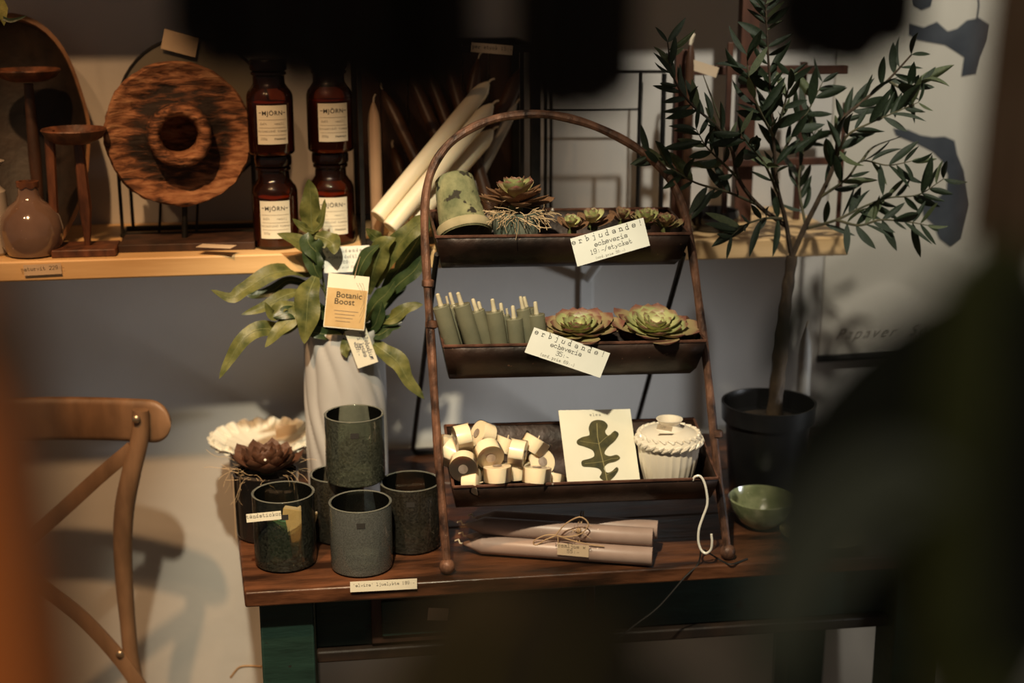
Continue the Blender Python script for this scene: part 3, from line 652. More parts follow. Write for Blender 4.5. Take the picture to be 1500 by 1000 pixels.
# black iron lattice rack to the right of the crate
rk = thing('iron_rack', 'thin black iron rack with upright rods on the shelf', 'rack', (PY(890, 300, -.2).x, -.2, ZS))
def irod(p1, p2, y, r, nm='rod'): MB().tube([PY(p1[0], p1[1], y), PY(p2[0], p2[1], y)], r, 6).build(nm, M['black_metal'], rk)
zb_ = ZS + .003
for (px, y, r, top) in ((938, -.2, .0030, 105), (973, -.2, .0042, 108), (800, -.2, .003, 105), (808, -.06, .003, 120), (940, -.06, .002, 120)):
    p = PY(px, top, y); MB().tube([p, V((p.x, y, zb_))], r, 6).build('rod', M['black_metal'], rk)
irod((797, 105), (975, 105), -.2, .0025, 'rail'); irod((797, 160), (936, 160), -.06, .0018, 'rail')
for y in (-.2, -.06): MB().tube([(PY(800, 300, -.2).x, y, ZS + .004), (PY(973, 300, -.2).x, y, ZS + .004)], .0035, 6).build('rail', M['black_metal'], rk)

# dark wooden rack behind the olive tree
wr = thing('wooden_rack', 'dark red-brown wooden rack of posts behind the olive tree', 'rack', (PY(1100, 300, -.2).x, -.18, ZS))
for (px, w_, y, top) in ((998, .020, -.20, 72), (1070, .009, -.22, 62), (1100, .030, -.14, -40), (1178, .011, -.14, 90), (1238, .007, -.22, 150)):
    p = PY(px, top, y); MB().box((p.x, y, (p.z + ZS) / 2), (w_, w_ * .8, p.z - ZS)).build('post', M['red_wood'], wr, bevel=.001)
p1, p2 = PY(985, 104, -.17), PY(1240, 104, -.17)
MB().box(((p1.x + p2.x) / 2, -.17, p1.z), (p2.x - p1.x, .014, .014)).build('crossbar', M['red_wood'], wr, bevel=.001)
p1 = PY(1000, 240, -.17); MB().box(((p1.x + p2.x) / 2, -.17, p1.z), (p2.x - p1.x, .012, .012)).build('crossbar', M['red_wood'], wr, bevel=.001)
for (px, lb) in ((993, 'white-tipped brown candle on the rack post, the left of two'), (1013, 'white-tipped brown candle on the rack post, the right of two')):
    p = PY(px, 60, -.16); taper('brown_candle', V((p.x, -.16 if px > 1000 else -.235, ZS + .005)), V((p.x, -.16 if px > 1000 else -.235, PY(px, 62, -.2).z)), .007, 'brown_candle', lb, None, wr=.003)
card('hang_tag', 'tan paper tag tilted on the wooden rack behind the olive leaves', 'tag', PY(1012, 86, -.232), PY(1053, 99, -.232), PY(1008, 101, -.232), [], 'paper_dim')
c = stand_at(1046, 342, ZS, .035)
bb = thing('black_bowl', 'low black bowl on the shelf below the olive branches', 'bowl', c)
MB().lathe([(.02, 0), (.036, .002), (.042, .02), (.038, .034), (.035, .033), (.03, .008), (.003, .006)], 32, Matrix.Translation(c)).build('body', M['black_glass'], bb)
# ================================================================== the three-tier stand
F1 = PZ(652, 834, ZT + .008); F2 = PZ(1068, 812, ZT + .008)
sx = (F2 - F1); sx.z = 0; SW = sx.length; sx.normalize(); sy = V((-sx.y, sx.x, 0)); 
LEAN = .26
SM = frameM((F1 + F2) / 2, sx, sy)           # x along, y back, z up
SM.translation.z = ZT
nrm = (sy - V((0, 0, 1)) * LEAN).normalized()
def SP(px, py, off=0.0):                      # point on the leaning plane (off = metres towards the back)
    return PP(px, py, SM.translation + sy * off, nrm)
st = thing('tiered_stand', 'rusty brown metal stand with three trays and arched handle on the table', 'stand', M=SM)
arch = [(655, 828), (648, 740), (641, 650), (635, 560), (629, 460), (624, 380), (622, 320), (626, 272), (640, 234), (668, 202), (712, 178), (760, 168), (806, 168), (858, 180), (908, 202), (948, 228), (978, 258), (998, 298), (1010, 345), (1018, 400), (1027, 470), (1037, 550), (1046, 640), (1056, 730), (1066, 810)]
ap = spline([SP(*p) for p in arch], 110)
MB().tube(ap, [.0062 + .0004 * math.sin(i * .9) for i in range(len(ap))], 10).build('arched_frame', M['rust'], st)
for p in (ap[0], ap[-1]): MB().sphere(V((p.x, p.y, ZT + .0115)), .0115, 14, 8).build('foot', M['rust'], st)
for px, py in ((632, 475), (627, 415), (1050, 635)):
    p = SP(px, py); MB().lathe([(.006, -.006), (.009, -.004), (.009, .004), (.006, .006)], 12, axisM(p, V((.05, .2, 1)))).build('collar', M['rust'], st)
# rear prop: thin rod, U shaped
rt, rb = SP(640, 372, .004), SP(1001, 372, .004)
g1, g2 = PZ(604, 664, ZT + .004), PZ(925, 645, ZT + .004)
fw = PZ(630, 678, ZT + .004)
MB().tube(spline([rt, rt.lerp(g1, .5), g1.lerp(rt, .10), g1 + V((.004, 0, .006)), g1 + (g2 - g1).normalized() * .03, g1.lerp(g2, .5), g2 + (g1 - g2).normalized() * .03, g2 + V((-.004, 0, .006)), g2.lerp(rb, .10), rb.lerp(g2, .5), rb], 90), .0042, 8).build('rear_prop', M['black_metal'], st)

TR_ = {}
def tray(key, fl, fr, back_up, drop, depth=.125, endin=.012):
    A = SP(fl[0], fl[1], -.040); B = SP(fr[0], fr[1], -.040)
    ex = (B - A).normalized(); L = (B - A).length; ey = V((-ex.y, ex.x, 0)).normalized(); ez = ex.cross(ey)
    Mx = Matrix((ex, ey, ez)).transposed().to_4x4(); Mx.translation = A
    prof = [(0, 0), (.004, -drop * .35), (.016, -drop * .72), (.038, -drop * .94), (depth * .5, -drop), (depth * .72, -drop * .93), (depth * .9, -drop * .6), (depth * .985, -drop * .1), (depth, back_up)]
    rows = []
    for (y, z) in prof:
        ins = endin * min(1, max(0, -z) / drop); rows.append([Mx @ V((ins + (L - 2 * ins) * k / 12, y, z)) for k in range(13)])
    mb = MB().grid(rows)
    for sgn in (0, 1):                        # end caps
        ring = [Mx @ V(((endin * min(1, max(0, -z) / drop)) if sgn == 0 else L - endin * min(1, max(0, -z) / drop), y, z)) for (y, z) in prof]
        mb.add(ring, [tuple(range(len(ring)))])
    o = mb.build('tray', M['tray'], st, solid=.0016, angle=50)
    rim = [V((0, 0, 0)), V((L, 0, 0)), V((L, depth, back_up)), V((0, depth, back_up)), V((0, 0, 0))]
    mr_ = MB()
    for p, q in zip(rim, rim[1:]): mr_.tube([Mx @ p.lerp(q, t / 8) for t in range(9)], .0022, 6)
    mr_.build('rolled_rim', M['worn_edge'], o)
    TR_[key] = (Mx, L, depth, drop, back_up); return o
tray('T', (639, 347), (1011, 342), .012, .055, .14)
tray('M', (650, 507), (1034, 499), .006, .062, .115)
tray('B', (664, 713), (1052, 700), .040, .048, .15, .008)
def TP(key, px, py, y, z=None):
    """point above pixel (px,py) on the vertical plane y metres behind that tray's front rim"""
    Mx = TR_[key][0]; ey = Mx.col[1].to_3d(); return PP(px, py, Mx.translation + ey * y, ey)
def TZ(key, px, py, z):                       # point at height z above the front rim
    Mx = TR_[key][0]; ez = Mx.col[2].to_3d(); return PP(px, py, Mx.translation + ez * z, ez)

# sale cards clipped to the trays
def tcard(key, label, TL, TR, BL, lines, off=-.008):
    Mx = TR_[key][0]; ey = Mx.col[1].to_3d(); P0 = Mx.translation + ey * off; N = (ey * 1 + V((0, 0, 1)) * .0)
    return card('sale_card', label, 'price tag', PP(TL[0], TL[1], P0, N), PP(TR[0], TR[1], P0, N), PP(BL[0], BL[1], P0, N), lines, 'paper_white')
t_, wd, ht = tcard('T', 'white typed offer card reading 19:-/stycket clipped to the top tray', (834, 350), (941, 319), (847, 390),
      [('erbjudande!', .0044, .0050, 0, 'ink', 8.9), ('echeveria', .0039, .0165, .001, 'ink', 5.6), ('19:-/stycket', .0037, .0265, -.001, 'ink', 5.6), ('(ord.pris 39:-)', .0020, .0365, -.004, 'ink_soft', 6)])
def clip(tt, wd, ht, dx): 
    MB().box((dx, ht / 2 - .001, -.002), (.012, .006, .005)).build('clip', M['worn_edge'], tt, world=False, bevel=.0008)
t_, wd, ht = tcard('M', 'white typed offer card reading 35:- clipped to the middle tray', (782, 479), (893, 517), (769, 516),
      [('erbjudande!', .0042, .0040, 0, 'ink', 9.6), ('echeveria', .0038, .0140, -.004, 'ink', 5.6), ('35:-', .0036, .0236, -.006, 'ink', 5.6), ('(ord.pris 69:-)', .0024, .0325, -.010, 'ink_soft', 6)])

# ---- succulents
def petal(mat_, L=1.0, w=.33, th=.07, cup=.10, tip=.30):
    rows = []; N = 9
    for i in range(N + 1):
        t = i / N
        hw = w * (math.sin(math.pi * min(t * .62 + .14, 1)) ** 1.0) if t < .72 else w * math.sin(math.pi * (.72 * .62 + .14)) * max(0.03, 1 - ((t - .72) / .28) ** 2.2)
        z = cup * t * t + (tip * max(0, t - .85))
        r = []
        for k in range(7):
            u = k / 6 * 2 - 1; r.append(V((t * L, hw * u, z + .10 * hw * u * u * 2 + th * (1 - t * .6) * (1 - u * u))))
        for k in range(5, 0, -1):
            u = k / 6 * 2 - 1; r.append(V((t * L, hw * u, z + .10 * hw * u * u * 2 - th * (1 - t * .6) * (1 - u * u) * .7)))
        rows.append(r)
    mb = MB().grid(rows, closed=True); n = len(rows[0])
    mb.f.append(tuple(range(n))); mb.f.append(tuple(range(N * n, N * n + n))); return tmesh(mb, 'leaf', mat_, angle=70)
PET = {k: petal(M[k]) for k in ('ech_green', 'ech_pink', 'ech_brown', 'ech_rose', 'ech_pale')}
PETR = petal(M['ech_brown'], w=.33, tip=.8, cup=.3)
def rosette(name, label, c, rad, n, mats, group=None, flat=.35, tilt=V((0, 0, 1)), th0=8, th1=78, core=.16, seed=1, meshes=None, height=.35, parent=None):
    rnd = random.Random(seed); t = thing(name, label, 'succulent', c, group) if parent is None else parent
    T0 = axisM(c, tilt)
    inv = WM[t.name].inverted()
    for i in range(n):
        f = i / (n - 1); a = i * R(137.508); el = R(th0 + (th1 - th0) * (f ** 1.25)); L = rad * (1.0 - f * .68) * (1 + rnd.uniform(-.1, .1))
        r0 = rad * core * (1 - f)
        Mx = inv @ T0 @ Matrix.Rotation(a, 4, 'Z') @ Matrix.Translation(V((r0, 0, rad * height * f))) @ Matrix.Rotation(-el, 4, 'Y') @ Matrix.Rotation(rnd.uniform(-.15, .15), 4, 'X') @ Matrix.Scale(L, 4)
        me = meshes[i % len(meshes)] if meshes else PET[mats[min(int(f * len(mats)), len(mats) - 1)]]
        meshobj('leaf', me, t, Mx)
    MB().lathe([(.002, -rad * .2), (rad * core * 1.3, -rad * .15), (rad * core * 1.2, rad * height * .3), (.002, rad * height * .8)], 12, T0).build('core', M['stem'], t)
    return t
def fibres(parent, c, r, n, L, mat='fibre', seed=3, up=.3, rr=.0006, zr=.006, arc=None):
    rnd = random.Random(seed); mb = MB()
    for i in range(n):
        a = rnd.uniform(*(arc or (0, 2 * math.pi))); p = c + V((math.cos(a) * r * rnd.uniform(.7, 1.05), math.sin(a) * r * rnd.uniform(.7, 1.05), rnd.uniform(-zr, zr)))
        d = V((math.cos(a + rnd.uniform(-1.2, 1.2)), math.sin(a + rnd.uniform(-1.2, 1.2)), rnd.uniform(-.5, up))); pts = [p]
        ll = L * rnd.uniform(.4, 1.1)
        for k in range(5):
            d = (d + V((rnd.uniform(-.5, .5), rnd.uniform(-.5, .5), rnd.uniform(-.5, .3)))).normalized(); pts.append(pts[-1] + d * ll / 5)
        mb.tube(spline(pts, 12), rr, 3, cap=False)
    o = mb.build('root_fibres', M[mat], parent); o['kind'] = 'stuff'; return o
# middle tray: two big echeverias
c = TP('M', 848, 494, .052); rosette('echeveria', 'rust-edged echeveria in the middle tray next to the sage candles', c + V((0, 0, .005)), .055, 44, ('ech_pink', 'ech_pink', 'ech_green', 'ech_green'), 'echeveria rosettes in the middle tray', seed=2, tilt=V((-.05, -.20, 1)), th0=6, th1=56, height=.10)
c = TP('M', 958, 492, .052); rosette('echeveria', 'wide pale green echeveria at the right end of the middle tray', c + V((0, 0, .005)), .060, 48, ('ech_pink', 'ech_green', 'ech_pale', 'ech_pale'), 'echeveria rosettes in the middle tray', seed=5, tilt=V((.05, -.20, 1)), th0=6, th1=56, height=.10)
# top tray: small rosettes
g = 'small echeverias in the top tray'
for (px, py, y, r, n, ms, lb, sd) in ((838, 337, .045, .024, 18, ('ech_rose', 'ech_green', 'ech_green'), 'small yellow-green echeveria just left of the 19:- card', 1),
        (868, 331, .06, .028, 20, ('ech_rose', 'ech_pale', 'ech_green'), 'pinkish pale echeveria behind the left corner of the 19:- card', 2),
        (912, 326, .075, .024, 16, ('ech_rose', 'ech_pink'), 'small reddish echeveria hidden behind the 19:- card', 3),
        (946, 330, .055, .027, 24, ('ech_pink', 'ech_green', 'ech_pale'), 'dense yellow-green echeveria at the right corner of the 19:- card', 4),
        (975, 335, .040, .024, 22, ('ech_pink', 'ech_rose', 'ech_green'), 'brownish small echeveria at the right end of the top tray', 6)):
    rosette('small_echeveria', lb, TP('T', px, py, y), r, n, ms, g, seed=sd, tilt=V((0, -.2, 1)), th0=25, th1=82, core=.22, height=.6)
# top tray: inverted mossy pot
c = TP('T', 682, 346, .044); s = S(c); ax = V((-.14, .72, 1))
mp = thing('mossy_clay_pot', 'mossy green clay pot turned upside down in the top tray', 'pot', M=axisM(c, ax))
k = s
MB().lathe([(38 * k, 0), (39.5 * k, 3 * k), (39 * k, 17 * k), (36.5 * k, 20 * k), (35 * k, 22 * k), (32 * k, 62 * k), (29 * k, 92 * k), (26 * k, 95 * k), (4 * k, 95 * k)], 40, cap0=False).build('body', M['mosspot'], mp, world=False)
MB().lathe([(39.9 * k, 2 * k), (41.0 * k, 4 * k), (41.0 * k, 14 * k), (39.6 * k, 16 * k)], 40, cap0=False, cap1=False).build('rim', M['potrim'], mp, world=False)
MB().lathe([(39.5 * k, 1 * k), (36.5 * k, 0), (34 * k, 12 * k), (27 * k, 80 * k), (3 * k, 82 * k)], 40, cap0=False).build('inside', M['potrim'], mp, world=False)
# top tray: aged pot with rosette and roots
c = TP('T', 757, 352, .06) + V((0, 0, -.008)); s = S(c)
po = thing('potted_echeveria', 'reddish echeveria with dangling roots in an aged grey-green clay pot', 'potted plant', c)
zt = .052
MB().lathe([(.026, 0), (.030, .002), (.0375, .042), (.0385, .052), (.035, .052), (.033, .044), (.004, .042)], 36, Matrix.Translation(c)).build('pot', M['agedpot'], po)
MB().lathe([(.034, .044), (.02, .050), (.002, .052)], 24, Matrix.Translation(c)).build('soil', M['soil'], po)
rosette('leafy', '', c + V((-.002, 0, .058)), .052, 34, ('ech_rose', 'ech_rose', 'ech_pink', 'ech_green', 'ech_green'), seed=8, th0=4, th1=75, height=.5, parent=po)
fibres(po, c + V((0, 0, .050)), .036, 110, .042, seed=5, up=.35, rr=.0005, arc=(math.pi * .95, math.pi * 2.05))

# sage candles in the middle tray
g = 'sage green candles standing in the middle tray'
sc = [((646, 448), (664, 510), .020, 1, 'sage green candle at the left end, leaning on the tube'), ((658, 452), (672, 512), .055, .6, 'thin bronze-lit sage candle behind the leftmost two'),
      ((676, 446), (696, 512), .022, 1, 'tall sage candle with the highest wick, second in the front row'), ((698, 455), (716, 512), .045, .95, 'sage candle with two wicks beside it, third from the left'),
      ((706, 459), (722, 512), .075, .9, 'sage candle standing behind the third one'), ((664, 446), (680, 500), .085, .8, 'sage candle hidden behind the tall one, dark wick'),
      ((724, 456), (733, 512), .022, 1, 'upright sage candle with a chipped shoulder in the middle of the row'), ((736, 462), (743, 512), .050, .9, 'bluish sage candle close behind the chipped one'),
      ((753, 466), (758, 512), .020, .95, 'short stout sage candle left of the 35:- card'), ((745, 470), (752, 512), .06, .6, 'thin sage candle between the chipped and the short one'),
      ((766, 452), (778, 512), .045, .85, 'slim sage candle with a bright streak above the 35:- card'), ((772, 452), (784, 500), .080, .9, 'sage candle behind the slim one'),
      ((786, 460), (792, 512), .040, .95, 'rightmost sage candle, next to the rust-edged echeveria')]
for (T_, B_, y, f, lb) in sc:
    a_ = TP('M', T_[0], T_[1], max(y, .034) + .004); b_ = TP('M', B_[0], B_[1], max(y, .034)); d = (b_ - a_).normalized()
    y = max(y, .034); zf = TR_['M'][0].translation.z - (.036 if y < .04 else .044)
    b_ = b_ + d * max(0, (zf - b_.z) / d.z); r = .0124 * f; L = (a_ - b_).length
    t = thing('sage_candle', lb, 'candle', M=axisM(b_, a_ - b_), group=g)
    MB().lathe([(r * .95, 0), (r, .001), (r, L - .001), (r * .93, L), (r * .3, L + .0008), (.0006, L + .001)], 20).build('wax', M['sage'], t, world=False)
    MB().lathe([(.0040 * f, L), (.0032 * f, L + .005), (.0030 * f, L + .017), (.0018, L + .0185)], 10).build('wick', M['sage_wick'], t, world=False)

# ---- tealights in the bottom tray
def make_tealight():
    t = thing('tealight', 'x', 'candle', (0, 0, 0), group='cream tealights heaped in the bottom tray'); r = .0203; h = .0255
    MB().lathe([(.003, .0006), (r * .97, .0006), (r * .985, .002), (r * .985, h * .84), (r * .9, h * .88), (.003, h * .88)], 28).build('wax', M['tea_wax'], t, world=False)
    MB().lathe([(.003, 0), (r, 0), (r * 1.015, .001), (r * 1.03, h)], 32, cap1=False).build('clear_cup', M['clearglass'], t, world=False)
    MB().lathe([(.0068, -.0004), (.0068, -.0008), (.003, -.0010)], 20).build('foil_disc', M['foil'], t, world=False)
    MB().tube([V((0, 0, h * .88)), V((.001, 0, h * .88 + .005))], .0008, 5).build('wick', M['wick'], t, world=False); return t
TLP = make_tealight(); first = True
cdir = lambda p: (CAM - p).normalized()
UPT = V((0, 0, 1))
tl = [  # centre px, y in tray, axis (bottom->top direction expressed as right, up, away), label
 (679, 682, .022, (.05, .05, 1), 'tealight showing its foil disc, low at the left front corner'),
 (716, 664, .036, (-.25, .25, 1), 'tealight showing its foil disc, higher and right of the other one'),
 (678, 642, .055, (.9, .12, .25), 'tealight lying on its side at the top left of the heap'),
 (708, 638, .078, (.85, -.5, .4), 'tilted tealight at the peak of the heap'),
 (740, 652, .080, (.35, .85, .3), 'small tilted tealight with an open rim up at the heap middle'),
 (758, 664, .040, (-.95, .10, .2), 'tealight on its side, right of the foil discs'),
 (783, 652, .070, (.5, .8, .3), 'tilted tealight with an open top at the right of the heap'),
 (729, 694, .018, (.05, -1, -.15), 'upside-down tealight in the middle of the front row'),
 (786, 696, .018, (-.05, -1, -.25), 'upside-down tealight at the right of the front row'),
 (757, 690, .045, (.1, -1, -.15), 'tealight tucked between the two front ones'),
 (692, 707, .020, (.9, .1, -.2), 'tealight sunk low behind the rim at the left front'),
 (662, 664, .075, (-.8, .3, .4), 'tealight glowing orange against the left tray end'),
 (790, 678, .060, (-.4, -.5, .8), 'empty-looking tealight under the tilted right one'),
 (808, 706, .045, (.1, .8, .5), 'tealight peeping over the rim between heap and leaf card'),
 (659, 650, .105, (.2, .9, .2), 'tealight at the back left corner of the bottom tray'),
 (722, 690, .070, (.3, -.8, .3), 'tealight buried under the middle of the heap'),
 (756, 690, .085, (-.3, .9, .3), 'tealight buried under the right of the heap'),
 (690, 670, .085, (.2, .9, .3), 'tealight buried under the left of the heap')]
for (px, py, y, a3, lb) in tl:
    c = TP('B', px, py, y); ax = (RGT * a3[0] + V((0, 0, 1)) * a3[1] + fwdh(c) * a3[2]).normalized()
    Mx = axisM(c, ax, V((.3, .4, .8))) @ Matrix.Translation(V((0, 0, -.0118)))
    if first: TLP.matrix_basis = Mx; WM[TLP.name] = Mx; TLP['label'] = lb; first = False
    else: q = copy_tree(TLP, None, Mx); q['label'] = lb

# ---- oak leaf card
Mx = TR_['B'][0]; ey = Mx.col[1].to_3d()
cTL, cTR, cBL = TP('B', 814, 601, .086), TP('B', 919, 599, .112), TP('B', 836, 714, .026)
N_ = (cTR - cTL).cross(cBL - cTL).normalized(); P0 = cTL
q = lambda x, y: PP(x, y, P0, N_)
oc, wd, ht = card('leaf_card', 'cream greeting card printed with a green oak leaf, in the bottom tray', 'card', cTL, cTR, cBL, [('ELMA'.lower(), .0024, .007, .0, 'ink_soft', 8)], 'paper', th=.001)
oak = [(884, 704), (893, 704), (905, 690), (903, 684), (896, 690), (889, 692), (884, 686), (890, 679), (901, 676), (908, 671), (903, 666), (893, 668), (885, 664), (890, 655), (900, 646), (906, 636), (900, 631), (891, 638), (886, 632), (890, 624), (885, 617), (875, 615), (866, 618), (862, 627), (863, 637), (853, 640), (845, 645), (846, 651), (858, 655), (868, 660), (870, 668), (862, 672), (852, 675), (853, 683), (864, 684), (876, 686), (881, 692), (878, 699)]
inv = WM[oc.name].inverted(); L2 = [inv @ q(x, y) for x, y in oak]
L2 = [V((p.x, p.y, 0)) for p in L2]; n = len(L2)
L3 = spline([V(p) for p in L2 + [L2[0]]], n * 3)[:-1]
mid = L3[0] * 0
mb = MB(); m_ = len(L3); mb.add([V((p.x, p.y, .0007)) for p in L3] + [V((p.x, p.y, .0010)) for p in L3], [tuple(range(m_ - 1, -1, -1)), tuple(range(m_, 2 * m_))] + [(i, (i + 1) % m_, m_ + (i + 1) % m_, m_ + i) for i in range(m_)])
mb.build('printed_oak_leaf', M['oakprint'], oc, world=False, smooth=False)
def vein(pts, r): 
    P = [inv @ q(x, y) for x, y in pts]; return [V((p.x, p.y, .0010)) for p in P], r
vb = MB()
for pts, r in ((((889, 704), (884, 680), (878, 655), (875, 640), (874, 620)), .0006), (((877, 650), (888, 640), (898, 634)), .00035), (((877, 650), (862, 648), (850, 646)), .00035), (((883, 676), (895, 672), (905, 671)), .00035), (((883, 676), (868, 678), (856, 679)), .00035), (((887, 696), (895, 692), (902, 688)), .0003)):
    P, rr = vein(pts, r); vb.tube(P, rr, 4)
vb.build('printed_veins', M['oakvein'], oc, world=False)

# ---- acorn shaped vase
c = TP('B', 978, 700, .068); c.z = TR_['B'][0].translation.z - .043; s = S(c); k = s
zc = lambda py: (PP(978, py, c, ey).z - c.z)
av = thing('acorn_vase', 'ivory ceramic vase shaped like an acorn with ribbed body and braided cap', 'vase', c)
H1 = zc(647); 
body = [(.028, 0), (.031, .002)] + [((.031 + (.0445 - .031) * math.sin(t / 10 * math.pi / 2)), .002 + (H1 - .002) * t / 10) for t in range(1, 11)]
MB().lathe(body, 96, Matrix.Translation(c), fn=lambda r, z, a, j: (r * (1 + .018 * math.cos(26 * a)), z), cap1=False).build('ribbed_body', M['acorn'], av)
H2 = zc(627)
cap = [(.0425, H1 - .004), (.048, H1 - .002), (.0495, H1 + .006), (.046, H1 + .013)] + [(.046 - (.046 - .020) * (t / 6), H1 + .013 + (H2 - H1 - .013) * math.sin(t / 6 * math.pi / 2)) for t in range(1, 7)]
cap += [(.0155, H2 + .004), (.0145, H2 + .008), (.0160, zc(618)), (.0195, zc(613)), (.0165, zc(613)), (.0125, H2 + .006), (.0125, H2 - .01)]
MB().lathe(cap, 96, Matrix.Translation(c), cap0=False, cap1=False).build('cap', M['acorn'], av)
bd = MB()
for row in range(2):
    for i in range(24):
        a = 2 * math.pi * (i + .5 * row) / 24; rr = .0475 - .004 * row; z = H1 + .004 + .0085 * row
        p = c + V((rr * math.cos(a), rr * math.sin(a), z)); tng = V((-math.sin(a), math.cos(a), .55 if row == 0 else -.55)).normalized()
        bd.tube([p - tng * .008, p, p + tng * .008], [.0016, .0046, .0016], 8)
bd.build('braided_band', M['acorn'], av)
yy = c - ey * .034
card('price_tag', 'tiny buff price tag on the neck of the acorn vase', 'price tag', PP(963, 621, yy, ey), PP(985, 625, yy, ey), PP(962, 628, yy, ey), [('129:-', .0018, .002, 0, 'ink_soft')], 'paper_dim')

# ---- white S-hook on the tray rim and black cord
hp = [(1015, 703, -.0), (1018, 698, -.002), (1025, 697, -.004), (1031, 705, -.006), (1035, 720, -.008), (1036, 738, -.008), (1030, 756, -.008), (1024, 774, -.008), (1023, 792, -.008), (1027, 805, -.010), (1034, 810, -.014), (1041, 805, -.018), (1043, 794, -.020), (1042, 782, -.020)]
P = [TP('B', a, b, y) for a, b, y in hp]
MB_ = MB().tube(spline(P, 60), .0018, 8)
hk = thing('wire_hook', 'white wire S-hook with black cord at the right end of the bottom tray', 'hook', P[1]); MB_.build('wire', M['hook'], hk)
hb_ = P[9]
fr1 = PZ(1010, 836, ZT + .003); AP = TM @ V((0, -.004, 0)); AN = V((math.sin(ang), -math.cos(ang), 0))
e1 = PP(1002, 848, AP, AN); 
pts = [hb_, PZ(1022, 826, ZT + .002), e1 + V((0, 0, .002)), PP(965, 888, AP, AN), PP(930, 915, AP, AN), PP(898, 940, AP, AN)]
MB().tube(spline(pts, 40), .0013, 5).build('cord', M['cord'], hk)
o = MB().tube(spline([hb_ + V((.004, 0, 0)), PZ(1052, 818, ZT + .002), PZ(1070, 826, ZT + .002), PZ(1095, 818, ZT + .002)], 24), .0013, 5).build('cord', M['cord'], hk)

# ================================================================== candles with twine
rc = .0135
A1, B1 = PZ(955, 829, ZT + .002), PZ(712, 812, ZT + .002)
dd = (B1 - A1); dd.z = 0; Lc = dd.length; dd.normalize(); bk = V((dd.y, -dd.x, 0)); 
if bk.y < 0: bk = -bk
g = 'crown candles tied in a bundle of four'
base = A1 + bk * rc * .3
cs = [(base, 0, 0, 'mauve crown candle at the front bottom of the tied bundle', .006), (base + bk * rc * 2.05, 0, -.006, 'mauve crown candle at the back bottom of the tied bundle', .0),
      (base + bk * rc * 1.0, rc * 1.78, -.001, 'mauve crown candle on top at the front of the tied bundle', .004), (base + bk * rc * 3.0, rc * 1.85, .004, 'mauve crown candle on top at the back of the tied bundle', -.002)]
for (p, dz, dx, lb, e) in cs:
    a_ = p + V((0, 0, rc + dz)) - dd * dx; b_ = a_ + dd * (Lc + .030 + e)
    t = thing('crown_candle', lb, 'candle', M=axisM(a_, b_ - a_), group=g); L = (b_ - a_).length
    MB().lathe([(rc * .96, 0), (rc, .001), (rc, L - .030), (rc * .93, L - .027), (rc * .45, L - .012), (rc * .22, L - .003), (.0008, L)], 24).build('wax', M['mauve'], t, world=False)
    MB().tube([V((0, 0, L - .003)), V((.002, .001, L + .004)), V((.006, -.003, L + .007)), V((.010, .001, L + .013))], .0013, 5).build('wick', M['wick'], t, world=False)
tw = thing('jute_twine', 'jute twine tied in a bow around the four mauve candles', 'twine', base + dd * .10)
rnd = random.Random(4)
for k in range(2):
    cc = base + dd * (Lc * .44 + .004 * k) + bk * rc * 1.0; ring = []
    for (u, z) in ((-1.15, .2), (-1.2, 1.2), (-.6, 2.7), (0.2, 4.0), (1.5, 4.3), (2.9, 4.3), (3.5, 3.2), (2.9, 1.6), (2.2, .2)): ring.append(cc + bk * rc * (u * .95 - .0) + V((0, 0, rc * z * .95)) + dd * rnd.uniform(-.002, .002))
    MB().tube(spline(ring, 40), .0011, 5).build('loop', M['twine'], tw)
kn = base + dd * (Lc * .44) + V((0, 0, rc * 3.5)) - bk * rc * .25
MB().sphere(kn, .004, 8, 6).build('knot', M['twine'], tw)
for sgn, pts in ((1, [(815, 782), (830, 766), (850, 757), (862, 768), (850, 782), (828, 786), (815, 784)]), (-1, [(815, 784), (800, 790), (785, 798), (782, 792), (798, 784), (815, 783)]), (1, [(815, 784), (840, 792), (862, 797), (885, 800)]), (1, [(817, 784), (818, 800), (820, 806)])):
    P = [PP(a, b, kn - bk * .006, -bk) for a, b in pts]; MB().tube(spline(P, 36), .0010, 5).build('bow', M['twine'], tw)
o = fibres(tw, kn, .004, 16, .022, 'twine', 9, 1.0, .0003, .003)
pk = base - bk * (rc * 1.12)
card('price_tag', 'buff typed tag for the bundle of four candles', 'price tag', PP(817, 795, pk, bk), PP(863, 799, pk, bk), PP(816, 812, pk, bk), [('kronljus x 4', .0030, .0024, 0, 'ink', 6.0), ('55:-', .0029, .0105, 0, 'ink')], 'paper_dim')

# ================================================================== votive glasses
def votive(px, py, z, r, h, mat, label, wthin=.0028, basem=None):
    c = stand_at(px, py, z, r); c.z = z + .0005
    t = thing('votive_glass', label, 'votive glass', c, 'smoky glass votives on the table')
    d = c - CAM
    T0 = Matrix.Translation(c) @ Matrix.Rotation(-math.atan2(d.x, d.y), 4, 'Z')
    MB().lathe([(.004, 0), (r * .9, 0), (r * .985, .003), (r, .008), (r, h - .002), (r - .0008, h - .0004), (r - wthin * .5, h)], 56, T0, cap1=False).build('outer_wall', M[mat], t)
    MB().lathe([(r - wthin * .5, h), (r - wthin, h - .001), (r - wthin, .012), (r * .85, .008), (.004, .0075)], 56, T0, cap0=False).build('inner_wall', M['smoke_in'], t)
    MB().lathe([(r - .0004, h - .0016), (r + .0004, h - .0004), (r - wthin * .5, h + .0004), (r - wthin - .0004, h - .0006)], 56, T0, cap0=False, cap1=False).build('rim', M['rimglass'], t)
    lab = MB().grid([[V((.012 * (k / 6 - .5), .008 * (j - .5), 0)) for k in range(7)] for j in (0, 1)]); wrap(lab, r + .0005, h * .80); lab.xf(T0)
    lab.build('black_sticker', M['ink'], t); return t, c
